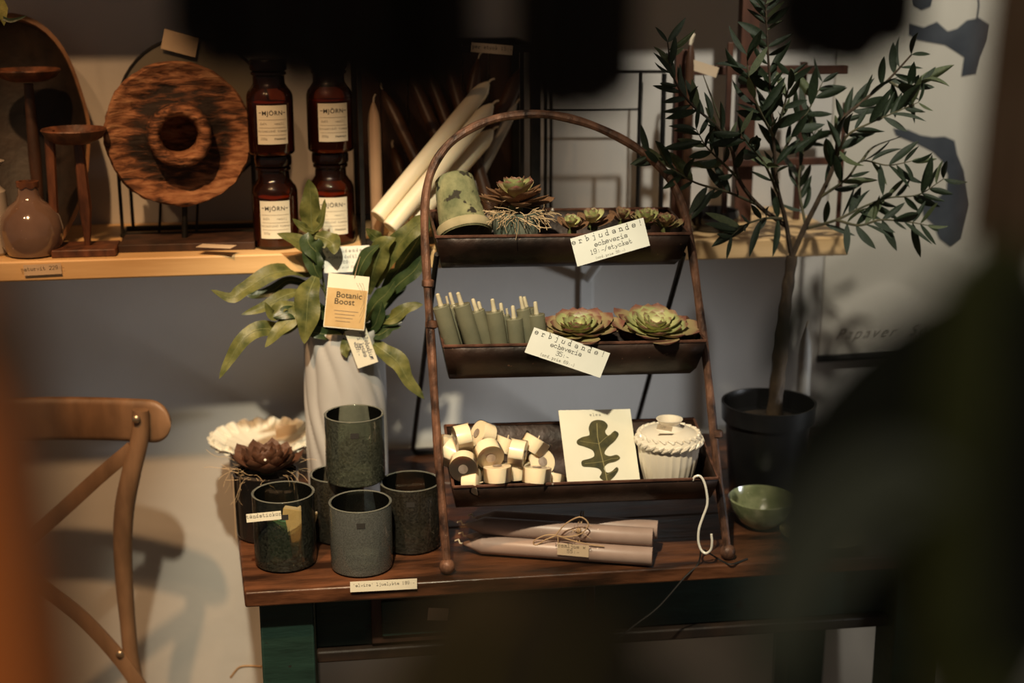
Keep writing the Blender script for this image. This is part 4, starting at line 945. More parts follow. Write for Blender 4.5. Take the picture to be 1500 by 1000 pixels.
M['smoke_in'] = glass('inner_glass', (.92, .93, .90), dens=.03, solidc=(.12, .13, .11))
M['rimglass'] = glass('rim_glass', (.6, .63, .58), dens=.30, solidc=(.38, .40, .35), rough=.08, fres=1.7)  # paler body colour paints in the highlight along the votive rims
h0 = .100
votive(531, 848, ZT, .0445, h0, 'blueglass', 'blue-grey speckled glass votive at the front, bottom of the stack')
gC, cC = votive(420, 841, ZT, .0445, .108, 'smoke', 'olive smoky glass votive holding matchboxes')
votive(603, 815, ZT, .0445, h0 + .001, 'brownglass', 'brown speckled glass votive beside the left foot of the stand')
votive(497, 800, ZT, .0400, h0 + .001, 'brownglass', 'brown glass votive hidden behind the front pair')
votive(522, 717, ZT + h0 + .002, .0435, .102, 'olive_glass', 'olive grey glass votive stacked on top of the others')
# matchboxes in the left votive
g = 'matchboxes standing in the olive votive'
for (px, py, yaw, tilt, mt, lb, dy, hh) in ((408, 800, .25, -.12, 'matchgreen', 'green matchbox standing in the olive votive', -.012, .062), (428, 790, -.25, .12, 'kraft', 'brown matchbox standing in the middle of the olive votive', .006, .070), (444, 792, -.5, .22, 'kraft', 'brown matchbox at the right side of the olive votive', .010, .066)):
    pc = PP(px, py, cC, fwdh(cC)); pc = pc + fwdh(cC) * dy; pc.z = ZT + .0088 + hh / 2
    Mx = Matrix.Translation(pc) @ Matrix.Rotation(yaw, 4, 'Z') @ Matrix.Rotation(tilt, 4, 'Y') @ Matrix.Rotation(-.1, 4, 'X')
    t = thing('matchbox', lb, 'matchbox', M=Mx, group=g)
    MB().box((0, 0, 0), (.030, .011, hh)).build('sleeve', M[mt], t, world=False, bevel=.0006)
    MB().box((0, 0, .0012), (.0285, .0095, hh)).build('drawer', M['paper_dim'], t, world=False)
    if mt == 'matchgreen':
        for zz in (.018, .004):
            o = strokes('xx', .004, wt=1.2); o.xf(Matrix.Translation(V((0, -.0058, zz))) @ Matrix.Rotation(R(90), 4, 'X')); o.build('print', M['paper'], t, world=False, smooth=False)
pk = cC - fwdh(cC) * .046; fh = fwdh(cC)
card('paper_strip', 'typed paper strip stuck to the rim of the left votive', 'price tag', PP(360, 753, pk, fh), PP(411, 748, pk, fh), PP(362, 765, pk, fh), [('tändstickor', .0030, .0032, 0, 'ink_soft', 6.0)], 'paper')
TLv, TRv, BLv = PZ(512, 855, ZT + .0012), PZ(609, 846, ZT + .0012), PZ(513, 868, ZT - .012)
nn = AN
P0 = TM @ V((0, -.0035, 0))
card('price_card', 'long typed paper strip at the table edge below the votives', 'price tag', PP(512, 852, P0, nn), PP(610, 847, P0, nn), PP(514, 867, P0, nn), [("'elvira' ljuslykta 199:-", .0024, .0050, 0, 'ink_soft', 6.0)], 'paper')

# black pot with dark rosette
c = stand_at(394, 799, ZT, .048); T0 = Matrix.Translation(c)
bp = thing('potted_echeveria', 'dark maroon echeveria in a shiny black pot with straggling fibres', 'potted plant', c)
zt = PP(394, 688, c, fwdh(c)).z - ZT
MB().lathe([(.040, 0), (.046, .003), (.0475, .01), (.049, zt - .003), (.0495, zt), (.046, zt), (.045, zt - .012), (.004, zt - .014)], 44, T0).build('pot', M['black_glass'], bp)
MB().lathe([(.045, zt - .012), (.03, zt - .006), (.003, zt - .003)], 24, T0).build('soil', M['soil'], bp)
d = c - CAM; lab = MB().grid([[V((.012 * (k / 4 - .5), (zt * .98) * (j - .5), 0)) for k in range(5)] for j in (0, 1)]); wrap(lab, .0502, zt * .5, -1.32); lab.xf(T0 @ Matrix.Rotation(-math.atan2(d.x, d.y), 4, 'Z')).build('pale_label', M['paper_dim'], bp)
rosette('leafy', '', c + V((.002, -.002, zt + .000)), .053, 40, None, seed=12, th0=10, th1=70, height=.20, parent=bp, meshes=[PETR])
MB().sphere(c + V((.002, -.045, zt + .032)), .0022, 8, 6).build('white_bead', M['milk'], bp)
fibres(bp, c + V((0, 0, zt + .003)), .046, 46, .055, seed=21, up=.35, rr=.00026)

# scalloped milk glass dish
c = PZ(388, 700, ZT) ; c = V((PY(388, 650, -.13).x, -.15, ZT)); s = S(c)
md = thing('scalloped_dish', 'cream milk-glass footed dish with scalloped edge behind the black pot', 'dish', c)
zr = PY(388, 640, -.15).z - ZT; rr = 78 * s; T0 = Matrix.Translation(c)
sc_ = lambda r, z, a, j: ((r * (1 + (.045 * abs(math.cos(11 * a))) * (r / rr) ** 2)), z + (.004 * abs(math.cos(11 * a)) if r > rr * .85 else 0))
MB().lathe([(.04, 0), (.042, .004), (.02, .012), (.014, .03), (.02, zr * .55), (rr * .6, zr * .72), (rr * .9, zr * .9), (rr, zr), (rr * .985, zr + .001), (rr * .86, zr * .93), (rr * .55, zr * .78), (.004, zr * .66)], 168, T0, fn=sc_).build('body', M['milk'], md)
bdm = MB()
for i in range(22):
    a = 2 * math.pi * i / 22; p = c + V((rr * .97 * math.cos(a), rr * .97 * math.sin(a), zr + .002)); q2 = c + V((rr * .72 * math.cos(a), rr * .72 * math.sin(a), zr * .84 + .002)); bdm.tube([q2, p.lerp(q2, .4), p], [.003, .0078, .0086], 8)
bdm.build('scallops', M['milk'], md)
card('price_tag', 'tan paper slip stuck on the rim of the scalloped dish', 'price tag', PY(404, 622, -.11), PY(434, 622, -.11), PY(404, 645, -.11), [], 'paper_dim')

# ================================================================== spiral vase with fern
c = stand_at(512, 757, ZT, .055); c.z = ZT + .0005; s = S(c); rv = 59 * s
zt = PP(512, 493, c - fwdh(c) * rv, fwdh(c)).z - ZT
va = thing('spiral_vase', 'tall matt white vase with spiral fluting behind the stacked votives', 'vase', c)
def spf(r, z, a, j):
    w_ = abs(math.sin(6 * a + z * 24 + .6 * math.sin(z * 38 + 2 * a))) ** .8; return r * (.955 + .070 * w_), z
prof = [(rv * .86, 0), (rv * .93, .004)] + [(rv * (.94 + .04 * math.sin(t / 40 * 3.1)), .004 + (zt - .004) * t / 40) for t in range(1, 41)] + [(rv * .90, zt + .001), (rv * .88, zt - .01), (rv * .88, zt - .05), (.004, zt - .055)]
MB().lathe(prof, 120, Matrix.Translation(c), fn=lambda r, z, a, j: spf(r, z, a, j) if j < 43 else (r, z), angle=80) if False else None
MB().lathe(prof, 120, Matrix.Translation(c), fn=lambda r, z, a, j: spf(r, z, a, j) if j < 43 else (r, z)).build('body', M['vasewhite'], va, angle=80)
MB().lathe([(rv * .88, zt - .022), (rv * .4, zt - .015), (.003, zt - .012)], 24, Matrix.Translation(c)).build('soil', M['soil'], va)
VC = c; fh = fwdh(c)
fn_ = thing('blue_star_fern', 'bushy fern with long wavy olive-green fronds in the spiral vase', 'plant', c + V((0, 0, zt - .015)))
def ribbon(pts, wmax, fn_w=None, hint=None, fold=.18, wave=.12, nw=5.0, n=22, seed=0, m=7):
    """leaf blade along a curve: V-folded, wavy edge"""
    P = spline(pts, n); rnd = random.Random(seed); ph = rnd.uniform(0, 6); rows = []
    for i, p in enumerate(P):
        t = i / n; tg = (P[min(i + 1, n)] - P[max(i - 1, 0)]).normalized()
        h = hint if hint is not None else (CAM - p).normalized()
        sd = tg.cross(h); 
        if sd.length < 1e-4: sd = tg.orthogonal()
        sd.normalize(); up = sd.cross(tg).normalized()
        wf = fn_w(t) if fn_w else (math.sin(math.pi * min(1, t * .93 + .07)) ** .75)
        wl = wmax * wf
        row = []
        for k in range(m):
            u = k / (m - 1) * 2 - 1
            wv = math.sin(t * nw * 6.28 + ph + (0 if u > 0 else 1.7)) * wave * abs(u) ** 1.5
            row.append(p + sd * (wl * u * (1 + .10 * math.sin(t * nw * 4.1 + ph + u))) + up * (wl * (fold * abs(u) + wv)))
        rows.append(row)
    return MB().grid(rows), P
def fp_(px, py, dy): return PP(px, py, VC + fh * dy, fh)
mouth = VC + V((0, 0, zt - .015))
fronds = [ # points (px,py,depth offset from the vase axis, + = away), width px, dark?
 ([(458, 346, .0), (456, 320, -.005), (455, 290, -.01), (452, 262, -.015)], 17, 0),
 ([(462, 340, .0), (446, 334, -.01), (428, 320, -.015)], 7, 0), ([(458, 340, .0), (470, 325, -.01), (476, 291, -.015)], 7, 0),
 ([(470, 384, .0), (456, 368, -.02), (434, 352, -.03), (406, 342, -.035)], 13, 0),
 ([(476, 388, .0), (466, 372, -.03), (452, 356, -.035), (452, 340, -.03)], 17, 1),
 ([(462, 345, -.01), (478, 350, -.02), (488, 358, -.03), (490, 373, -.035)], 15, 0),
 ([(452, 352, -.03), (456, 375, -.035), (462, 395, -.035), (470, 410, -.03)], 15, 1),
 ([(455, 402, .02), (430, 396, .0), (395, 402, -.02), (358, 424, -.04), (338, 436, -.05), (308, 424, -.055)], 14, 0),
 ([(460, 420, .03), (425, 410, .03), (400, 425, .03), (372, 432, .03), (352, 425, .03)], 9, 1),
 ([(450, 425, .0), (420, 432, -.02), (385, 450, -.04), (353, 461, -.05)], 10, 0),
 ([(462, 405, -.04), (452, 432, -.065), (449, 468, -.07), (446, 504, -.072)], 20, 0),
 ([(455, 440, -.02), (435, 460, -.045), (410, 482, -.055), (388, 509, -.06)], 14, 0),
 ([(440, 470, -.02), (415, 484, -.03), (380, 482, -.05), (355, 498, -.06), (336, 528, -.065), (321, 555, -.068)], 13, 0),
 ([(440, 448, -.03), (415, 448, -.04), (400, 462, -.045), (388, 442, -.05)], 11, 0),
 ([(445, 462, -.03), (425, 458, -.045), (400, 464, -.05)], 12, 1),
 ([(548, 420, -.01), (562, 385, -.03), (590, 350, -.045), (612, 328, -.05), (628, 316, -.052)], 17, 0),
 ([(538, 430, -.01), (548, 392, -.035), (560, 362, -.045), (580, 348, -.05)], 17, 0),
 ([(520, 420, -.02), (528, 392, -.04), (540, 372, -.045), (556, 358, -.05)], 12, 1),
 ([(566, 362, .0), (556, 352, -.01), (546, 344, -.015), (536, 334, -.02)], 10, 0),
 ([(560, 430, .01), (590, 385, .0), (615, 345, -.01), (628, 300, -.01)], 17, 1),
 ([(575, 410, .02), (590, 378, .01), (602, 350, .0), (612, 335, .0)], 14, 1),
 ([(560, 440, -.01), (585, 415, -.02), (608, 395, -.03), (621, 372, -.03)], 13, 1),
 ([(552, 470, -.03), (575, 466, -.05), (598, 450, -.055), (620, 446, -.06)], 11, 0),
 ([(545, 480, -.02), (560, 472, -.04), (578, 470, -.05), (595, 462, -.05)], 10, 1),
 ([(540, 498, -.03), (560, 512, -.06), (582, 530, -.065), (598, 556, -.07), (622, 585, -.07)], 15, 0),
 ([(522, 490, -.05), (512, 498, -.062), (505, 512, -.066), (508, 524, -.067)], 9, 0),
 ([(535, 470, .0), (550, 445, -.02), (566, 430, -.03), (578, 412, -.035)], 15, 1),
 ([(510, 485, .0), (490, 465, -.02), (470, 455, -.04), (462, 440, -.04)], 14, 1),
 ([(520, 480, .0), (545, 480, -.03), (555, 460, -.045), (560, 440, -.05)], 13, 1),
 ([(500, 485, .0), (470, 480, -.03), (452, 470, -.05), (440, 452, -.05)], 13, 1),
 ([(505, 480, .0), (500, 455, -.02), (490, 430, -.02), (480, 405, -.02)], 13, 1),
 ([(530, 485, .0), (520, 455, -.01), (512, 425, -.01), (515, 400, -.01)], 13, 1),
 ([(500, 490, -.02), (480, 490, -.05), (458, 486, -.055), (440, 478, -.055)], 11, 1),
 ([(540, 488, -.02), (556, 490, -.045), (572, 480, -.05), (588, 478, -.05)], 10, 1),
 ([(560, 455, .02), (575, 430, .02), (588, 415, .02), (582, 400, .02)], 12, 1)]
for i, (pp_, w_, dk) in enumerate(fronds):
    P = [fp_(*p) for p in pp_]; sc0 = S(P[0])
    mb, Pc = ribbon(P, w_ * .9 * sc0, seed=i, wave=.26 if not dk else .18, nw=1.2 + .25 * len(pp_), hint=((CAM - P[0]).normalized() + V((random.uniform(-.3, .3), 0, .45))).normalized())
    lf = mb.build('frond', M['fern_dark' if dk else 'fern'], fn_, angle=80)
    h = (CAM - P[0]).normalized() * .0006
    MB().tube([p + h for p in Pc], [.0008 * (1 - k_ / (len(Pc) * 1.1)) for k_ in range(len(Pc))], 4).build('midrib', M['vein'], lf)
    b0 = P[0]; mm = mouth + V((random.uniform(-.025, .025), random.uniform(-.02, .02), 0))
    if i in (0, 3, 4, 7, 9, 10, 12, 15, 16, 18, 19, 21, 22, 24, 25, 26, 30, 31):
        MB().tube(spline([mm, mm.lerp(b0, .5) + V((0, 0, .012)), b0], 8), .0012, 5).build('stem', M['stem'], fn_)
# tags on the fern
bt, wd, ht = card('plant_tag', 'cream and kraft hang tag reading Botanic Boost in the fern', 'tag', fp_(485, 400, -.078), fp_(545, 406, -.078), fp_(470, 478, -.084), [], 'paper', th=.0008)
MB().box((0, -ht * .12, .0006), (wd * .97, ht * .72, .0004)).build('kraft_panel', M['kraft'], bt, world=False)
a = bfont('Botanic', .0125, 1.02, .0001); a.v = [V((v.x + .003, v.y + .006, .0011)) for v in a.v]; a.build('lettering', M['ink'], bt, world=False, smooth=False)
a = bfont('Boost', .0125, 1.02, .0001); a.v = [V((v.x - .003, v.y - .004, .0011)) for v in a.v]; a.build('lettering', M['ink'], bt, world=False, smooth=False)
for i, sx_ in enumerate((.036, .030, .026, .022)):
    MB().box((-.008 + sx_ * .25, -.014 - i * .0052, .0010), (sx_, .0006, .0003)).build('printed_line', M['ink_soft'], bt, world=False)
tw_ = MB()
for k_ in range(3):
    tw_.tube(spline([V((.022, -.03 + .01 * k_, .0009)), V((.027, -.01 + .01 * k_, .0009)), V((.022, .012 + .008 * k_, .0009)), V((.012 + .004 * k_, .030, .0009))], 12), .00025, 3)
tw_.build('printed_leaf_outline', M['ink_soft'], bt, world=False)
MB().tube([V((0.008, ht / 2 - .004, .001)), V((.010, ht / 2 + .01, .002)), V((.013, ht / 2 + .03, .012))], .0006, 4).build('string', M['fibre'], bt, world=False)
ht_, wd, h2_ = card('plant_tag', 'white handwritten tag hanging below the Botanic tag over the vase', 'tag', fp_(509, 484, -.072), fp_(539, 474, -.072), fp_(520, 541, -.068), [], 'paper', th=.0006)
for i, (tx, xx) in enumerate((('phlebodium', .007), ('i kruka', -.001), ('489:-', -.009))):
    a = strokes(tx, .0036, wt=.8, pitch=5.2, slant=.18, jitter=1.5); a.xf(Matrix.Translation(V((xx, 0, .0006))) @ Matrix.Rotation(R(-90), 4, 'Z')); a.build('handwriting', M['ink_blue'], ht_, world=False, smooth=False)

# ================================================================== right side of the table
c = stand_at(1114, 779, ZT, .024); s = S(c)
gb = thing('green_glass_bowl', 'glossy green speckled bowl to the right of the stand', 'bowl', c)
zr = PP(1112, 728, c, fwdh(c)).z - ZT; 
MB().lathe([(.02, 0), (.024, .003), (.035, .012), (.048, zr * .7), (.052, zr), (.050, zr + .0015), (.046, zr * .72), (.03, .012), (.003, .007)], 48, Matrix.Translation(c)).build('body', M['greenbowl'], gb)
c = PZ(1205, 790, ZT); s = S(c)
pl = thing('olive_plate', 'shallow olive brown plate on the table behind the leaves', 'plate', c)
MB().lathe([(.03, 0), (.034, .003), (.062, .012), (.064, .0145), (.060, .0145), (.032, .006), (.003, .005)], 48, Matrix.Translation(c)).build('body', M['plate'], pl)
c = V((PY(1180, 560, -.12).x, -.12, ZT)); ct = PY(1180, 478, -.12)
wc = taper('white_candle', c + V((0, 0, .002)), ct, .0125, 'grey_candle', 'tall pale candle beside the olive tree trunk', None, tip=.05)

# olive tree in a black pot
OY = -.365; pc = V((PY(1126, 600, OY).x, OY, ZT)); s = S(pc)
rp = .076; zp = PY(1126, 588, OY).z - ZT
ot = thing('olive_tree', 'olive tree with dark narrow leaves in a black plastic pot', 'potted plant', pc)
pot = MB().lathe([(rp * .72, 0), (rp * .76, .004), (rp * .90, zp - .03), (rp * .98, zp - .028), (rp, zp), (rp * .95, zp), (rp * .90, zp - .03), (rp * .86, zp - .03), (.004, zp - .032)], 56, Matrix.Translation(pc)).build('pot', M['black_pot'], ot)
MB().lathe([(rp * .86, zp - .034), (rp * .5, zp - .026), (.003, zp - .022)], 30, Matrix.Translation(pc)).build('soil', M['soil'], ot)
def o_(px, py, dy): return PP(px, py, pc + V((0, dy, 0)), V((0, 1, 0)))
tk = [o_(1134, 606, 0), o_(1140, 545, 0), o_(1146, 490, .0), o_(1153, 430, 0), o_(1160, 375, 0)]
tk[0].z = ZT + zp - .03
MB().tube(spline(tk, 24), [.0125 - .004 * i / 24 + .0010 * math.sin(i * 1.7) for i in range(25)], 12).build('trunk', M['bark'], ot)
fork = tk[-1]
tw_list = [ # twig polylines (px,py,dy)
 [(1160, 378, 0), (1150, 320, -.01), (1138, 270, -.03), (1133, 200, -.05), (1128, 130, -.06), (1124, 60, -.07), (1122, 6, -.07)],
 [(1158, 380, 0), (1180, 330, -.01), (1200, 290, -.02), (1222, 240, -.03), (1232, 180, -.03), (1262, 150, -.03), (1300, 118, -.03), (1335, 80, -.04)],
 [(1200, 290, -.02), (1240, 262, -.05), (1262, 236, -.06), (1300, 242, -.07), (1335, 236, -.08)],
 [(1180, 335, 0), (1225, 322, -.04), (1262, 304, -.05), (1300, 290, -.06), (1345, 285, -.07), (1382, 262, -.08)],
 [(1150, 330, 0), (1110, 300, -.03), (1082, 262, -.06), (1072, 220, -.08), (1050, 185, -.09), (1010, 150, -.09), (985, 110, -.09), (978, 62, -.08)],
 [(1110, 300, -.03), (1068, 282, -.07), (1020, 268, -.08), (985, 248, -.09), (950, 228, -.09)],
 [(1082, 262, -.06), (1060, 240, -.08), (1035, 215, -.10), (1020, 190, -.10)],
 [(1136, 240, -.03), (1160, 200, -.03), (1185, 160, -.02), (1205, 120, -.02)],
 [(1222, 240, -.03), (1240, 200, -.06), (1275, 180, -.07), (1310, 165, -.07), (1345, 150, -.07)],
 [(1300, 118, -.03), (1325, 130, -.05), (1350, 118, -.06)],
 [(1150, 320, 0), (1120, 320, -.06), (1090, 330, -.08), (1072, 345, -.09)],
 [(1133, 200, -.05), (1112, 160, -.08), (1098, 120, -.09), (1094, 80, -.09)],
 [(1225, 322, -.04), (1258, 330, -.06), (1290, 322, -.07), (1330, 325, -.08), (1358, 330, -.08)],
 [(1180, 330, -.01), (1170, 270, .02), (1178, 220, .03), (1196, 190, .03)],
 [(1133, 200, -.05), (1150, 150, -.07), (1158, 110, -.08)],
 [(1138, 280, -.03), (1120, 240, -.08), (1100, 215, -.10), (1085, 195, -.11)],
 [(1072, 220, -.08), (1045, 150, -.06), (1030, 110, -.05)],
 [(1262, 236, -.06), (1280, 215, -.03), (1320, 200, -.03)]]
lf_rows = []
def olive_leaf(mat_):
    rows = []; n = 8
    for i in range(n + 1):
        t = i / n; hw = .105 * math.sin(math.pi * (t ** .9)) ** .8 + .004; z = -.10 * t * t
        rows.append([V((t, hw * u, z + abs(u) * hw * .45)) for u in (-1, -.5, 0, .5, 1)])
    return tmesh(MB().grid(rows), 'leaf', mat_, angle=80)
OL = [olive_leaf(M['olive_leaf']), olive_leaf(M['olive_leaf']), olive_leaf(M['olive_pale'])]
rnd = random.Random(11); nleaf = 0; inv = WM[ot.name].inverted(); slots = []
for ti, tw0 in enumerate(tw_list):
    P = [o_(*p) for p in tw0]; tot = sum((a - b).length for a, b in zip(P, P[1:]))
    SPn = 40; C = spline(P, SPn)
    rr0 = .0052 if ti == 1 else (.0040 if ti in (0, 4) else .0024)
    MB().tube(C, [rr0 * (1 - .72 * k / SPn) for k in range(SPn + 1)], 6).build('branch', M['bark' if ti in (0, 1, 4) else 'twig'], ot)
    start = .34 if ti in (0, 1, 4) else .12; nl = max(5, int(tot * (1 - start) / .0125))
    for k in range(nl + 1):
        f = start + (1 - start) * k / nl; i = min(int(f * SPn), SPn - 1); p = C[i].lerp(C[i + 1], f * SPn - i)
        tg = (C[min(i + 2, SPn)] - C[max(i - 1, 0)]).normalized(); rot = rnd.uniform(0, 3.14)
        for sgn in (-1, 1): slots.append((p, tg, sgn, f, rot))
keep = min(1.0, 298 / len(slots))
for (p, tg, sgn, f, rot) in slots:
    if nleaf >= 298 or (f < .97 and rnd.random() > keep + .02): continue
    sd = (Matrix.Rotation(rot, 3, tg) @ tg.cross(V((0, -1, 0))).normalized()) * sgn; sd.y *= .6
    d = (tg * rnd.uniform(.3, 1.2) + sd * rnd.uniform(.7, 1.1) + V((0, 0, rnd.uniform(-.25, .2)))).normalized()
    L = rnd.uniform(.033, .062) * (1 if f < .85 else .8)
    yv = d.cross(V((rnd.uniform(-1, 1), -1, rnd.uniform(-.4, 1.2)))).normalized(); zv = d.cross(yv)
    Mx = Matrix((d * L, yv * L * rnd.uniform(.85, 1.3), zv * L * rnd.uniform(-1.5, 2.5))).transposed().to_4x4(); Mx.translation = p
    meshobj('leaf', OL[rnd.choice((0, 0, 0, 1, 1, 2))], ot, inv @ Mx); nleaf += 1
# ================================================================== chair
ych = -.27
xr = PY(195, 680, ych).x; xc = PY(14, 810, ych).x; hwid = xr - xc
ch = thing('bistro_chair', 'bentwood cross-back wooden chair at the left, beside the table', 'chair', (xc, ych, 0))
def cp(px, py, y=ych): return PY(px, py, y)
def ypl(x): return ych + .045 * (1 - ((x - xc) / (hwid + .06)) ** 2) * 1.0      # back is bowed towards the wall
# top rail: plate with rounded ends, bowed
zr1, zr2 = cp(190, 586).z, cp(190, 650).z; hh = (zr1 - zr2) / 2; zc_ = (zr1 + zr2) / 2
xe = cp(251, 617).x - xc
rows = []; n = 48
for i in range(n + 1):
    u = -math.cos(math.pi * i / n); x = xe * u; e = abs(x) - (xe - hh * .85)
    h = hh * (math.sqrt(max(0.0, 1 - (e / (hh * .85)) ** 2)) if e > 0 else 1.0); h = max(h, .003)
    yy = ypl(xc + x) - .004; z0_ = zc_ - .002 * u * u; th_ = .0095
    r_ = []
    for k in range(12):
        a = 2 * math.pi * k / 12; cx_ = math.copysign(abs(math.cos(a)) ** .6, math.cos(a)); sx_ = math.copysign(abs(math.sin(a)) ** .5, math.sin(a))
        r_.append(V((xc + x, yy + th_ * cx_, z0_ + h * sx_)))
    rows.append(r_)
mb = MB().grid(rows, closed=True); nn_ = 12; mb.f += [tuple(range(nn_)), tuple(range(n * nn_, n * nn_ + nn_))]
mb.build('top_rail', M['chair'], ch, angle=60)
pst = [(206, 600), (205, 640), (193, 690), (183, 740), (180, 790), (182, 850), (187, 910), (192, 960), (200, 1010)]
Pp = [cp(a, b, ych - .012) for a, b in pst]
lowz = Pp[-1].z
for sgn in (1, -1):
    P = [V((xc + (p.x - xc) * sgn, p.y, p.z)) for p in Pp] + [V((xc + (Pp[-1].x - xc + .004) * sgn, ych + .005, .25)), V((xc + (Pp[-1].x - xc + .012) * sgn, ych + .05, .003))]
    n = 50; C = spline(P, n)
    post_ = MB().tube(C, [.0125 + .003 * math.sin(math.pi * min(1, i / 30)) for i in range(n + 1)], 12).build('back_leg', M['chair'], ch)
    for q in ((200, 613), (176, 957)):
        p = cp(q[0], q[1], ych - .026); MB().lathe([(.0062, -.002), (.0062, .001), (.004, .0032), (.0005, .0040)], 14, axisM(V((xc + (p.x - xc) * sgn, p.y - .003, p.z)), V((0, -1, 0)))).build('screw', M['screw'], post_)
def brace(pts, sgn, dy):
    P = [cp(a, b, ych + dy) for a, b in pts]; P = [V((xc + (p.x - xc) * sgn, p.y, p.z)) for p in P]; C = spline(P, 30); rows = []
    for i, p in enumerate(C):
        tg = (C[min(i + 1, 30)] - C[max(i - 1, 0)]).normalized(); sd = tg.cross(V((0, 1, 0))).normalized(); w_ = .0125; t_ = .0045
        rows.append([p + sd * w_ + V((0, -t_, 0)), p + sd * w_ * .6 + V((0, -t_ * 1.5, 0)), p - sd * w_ * .6 + V((0, -t_ * 1.5, 0)), p - sd * w_ + V((0, -t_, 0)), p - sd * w_ + V((0, t_, 0)), p + sd * w_ + V((0, t_, 0))])
    mb = MB().grid(rows, closed=True); mb.f += [tuple(range(6)), tuple(range(180, 186))]; mb.build('cross_brace', M['chair'], ch, angle=50)
lower = [(14, 812), (60, 850), (120, 895), (170, 945), (205, 990), (222, 1020)]
upper = [(196, 652), (150, 692), (100, 738), (55, 778), (14, 812)]
xm = lambda px, py: (2 * PY(14, 812, ych).x - PY(px, py, ych).x)
def mir(pts, y): 
    out = []
    for a, b in pts:
        p = PY(a, b, y); out.append(p)
    return out
for sgn in (1, -1):      # from one upper corner through the middle to the opposite lower corner
    U = [PY(a, b, ych) for a, b in upper]; Lw_ = [PY(a, b, ych) for a, b in lower[1:]]
    U = [V((xc + (p.x - xc) * sgn, p.y, p.z)) for p in U]; Lw_ = [V((xc - (p.x - xc) * sgn, p.y, p.z)) for p in Lw_]
    C = spline(U + Lw_, 48); rows = []
    for i, p in enumerate(C):
        u = (p.x - xc) / hwid; yb = ych - .020 + (.008 * sgn if abs(u) < 10 else 0) + .012 * (1 - min(1, u * u))
        p = V((p.x, yb, p.z)); q0 = C[max(i - 1, 0)]; q1 = C[min(i + 1, 48)]; tg = V((q1.x - q0.x, 0, q1.z - q0.z)).normalized(); sd = tg.cross(V((0, 1, 0))).normalized(); w_ = .0115; t_ = .0032
        rows.append([p + sd * w_ + V((0, -t_, 0)), p + sd * w_ * .6 + V((0, -t_ * 1.5, 0)), p - sd * w_ * .6 + V((0, -t_ * 1.5, 0)), p - sd * w_ + V((0, -t_, 0)), p - sd * w_ + V((0, t_, 0)), p + sd * w_ + V((0, t_, 0))])
    mb = MB().grid(rows, closed=True); mb.f += [tuple(range(6)), tuple(range(48 * 6, 48 * 6 + 6))]; mb.build('cross_brace', M['chair'], ch, angle=50)
seat = []
for k in range(40):
    a = 2 * math.pi * k / 40; cx_ = math.copysign(abs(math.cos(a)) ** .7, math.cos(a)); sy_ = math.copysign(abs(math.sin(a)) ** .7, math.sin(a)); seat.append((xc + .20 * cx_ * (1 - .06 * sy_), ych - .27 + .20 * sy_))
MB().prism(seat, .395, .420).build('seat', M['chair'], ch, bevel=.006)
for sgn in (1, -1): MB().tube([(xc + .15 * sgn, ych - .42, .40), (xc + .165 * sgn, ych - .44, .003)], [.015, .011], 12).build('front_leg', M['chair'], ch)
MB().tube([(xc - .16, ych - .43, .18), (xc + .16, ych - .43, .18)], .008, 8).build('stretcher', M['chair'], ch)
for sgn in (1, -1): MB().tube([(xc + .16 * sgn, ych - .43, .22), (xc + .165 * sgn, ych + .02, .22)], .008, 8).build('stretcher', M['chair'], ch)
o = MB().tube(spline([PY(338, 992, -.35), PY(350, 978, -.36), PY(364, 975, -.38), PY(384, 976, -.40)], 14), .0022, 5).build('dry_twig', M['twine']); tag(o, 'thin brownish dry twig poking out beside the green table leg', 'twig'); topmesh(o, PY(384, 976, -.40))

# ================================================================== out-of-focus things near the lens
def bundle(name, label, x0p, x1p, ytop, ybot, dist, mat, n, seed, flare=.25, band=.3, dep=.5):
    a, b = PD(x0p, ybot, dist), PD(x1p, ybot, dist); top = PD((x0p + x1p) / 2, ytop, dist).z; bot = a.z; wd = (b - a).length; cx = (a + b) / 2
    ex = (b - a).normalized(); ey = V((0, 0, 1)).cross(ex).normalized(); rnd = random.Random(seed)
    t = thing(name, label, 'dried bundle', V((cx.x, cx.y, bot))); mb = MB()
    for i in range(n):
        an = rnd.uniform(0, 6.28); r = math.sqrt(rnd.random()); u = r * math.cos(an); v = r * math.sin(an) * dep
        zb = bot + abs(u) ** 3 * .010 * (wd / .04) + rnd.uniform(0, .006); k = wd / 2
        P0 = V((cx.x, cx.y, 0)) + (ex * u + ey * v) * k; P1 = V((cx.x, cx.y, 0)) + (ex * u + ey * v) * k * (1 - flare)
        m0 = P0.lerp(P1, .5)
        mb.tube([V((P0.x, P0.y, zb)), V((m0.x, m0.y, (zb + top) / 2)), V((P1.x, P1.y, top))], [wd * .035, wd * .05, wd * .04], 5)
    o = mb.build('stalks', M[mat], t); o['kind'] = 'stuff'
    zt_ = bot + (top - bot) * .8; MB().lathe([(wd * .46 * (1 - flare * .6), zt_ - .006), (wd * .47 * (1 - flare * .6), zt_ + .006)], 24, Matrix.Translation(V((cx.x, cx.y, 0))), cap0=False, cap1=False).build('twine_band', M['twine'], t)
    MB().tube([V((cx.x, cx.y, top - .01)), V((cx.x, cx.y, top + .25))], .0008, 5).build('string', M['twine'], t)
    return t
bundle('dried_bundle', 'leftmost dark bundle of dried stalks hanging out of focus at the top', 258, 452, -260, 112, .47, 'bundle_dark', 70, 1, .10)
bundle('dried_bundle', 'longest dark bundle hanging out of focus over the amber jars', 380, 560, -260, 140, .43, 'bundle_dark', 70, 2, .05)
bundle('dried_bundle', 'dark bundle hanging out of focus over the candle crate', 510, 700, -260, 150, .46, 'bundle_dark', 70, 3, .05)
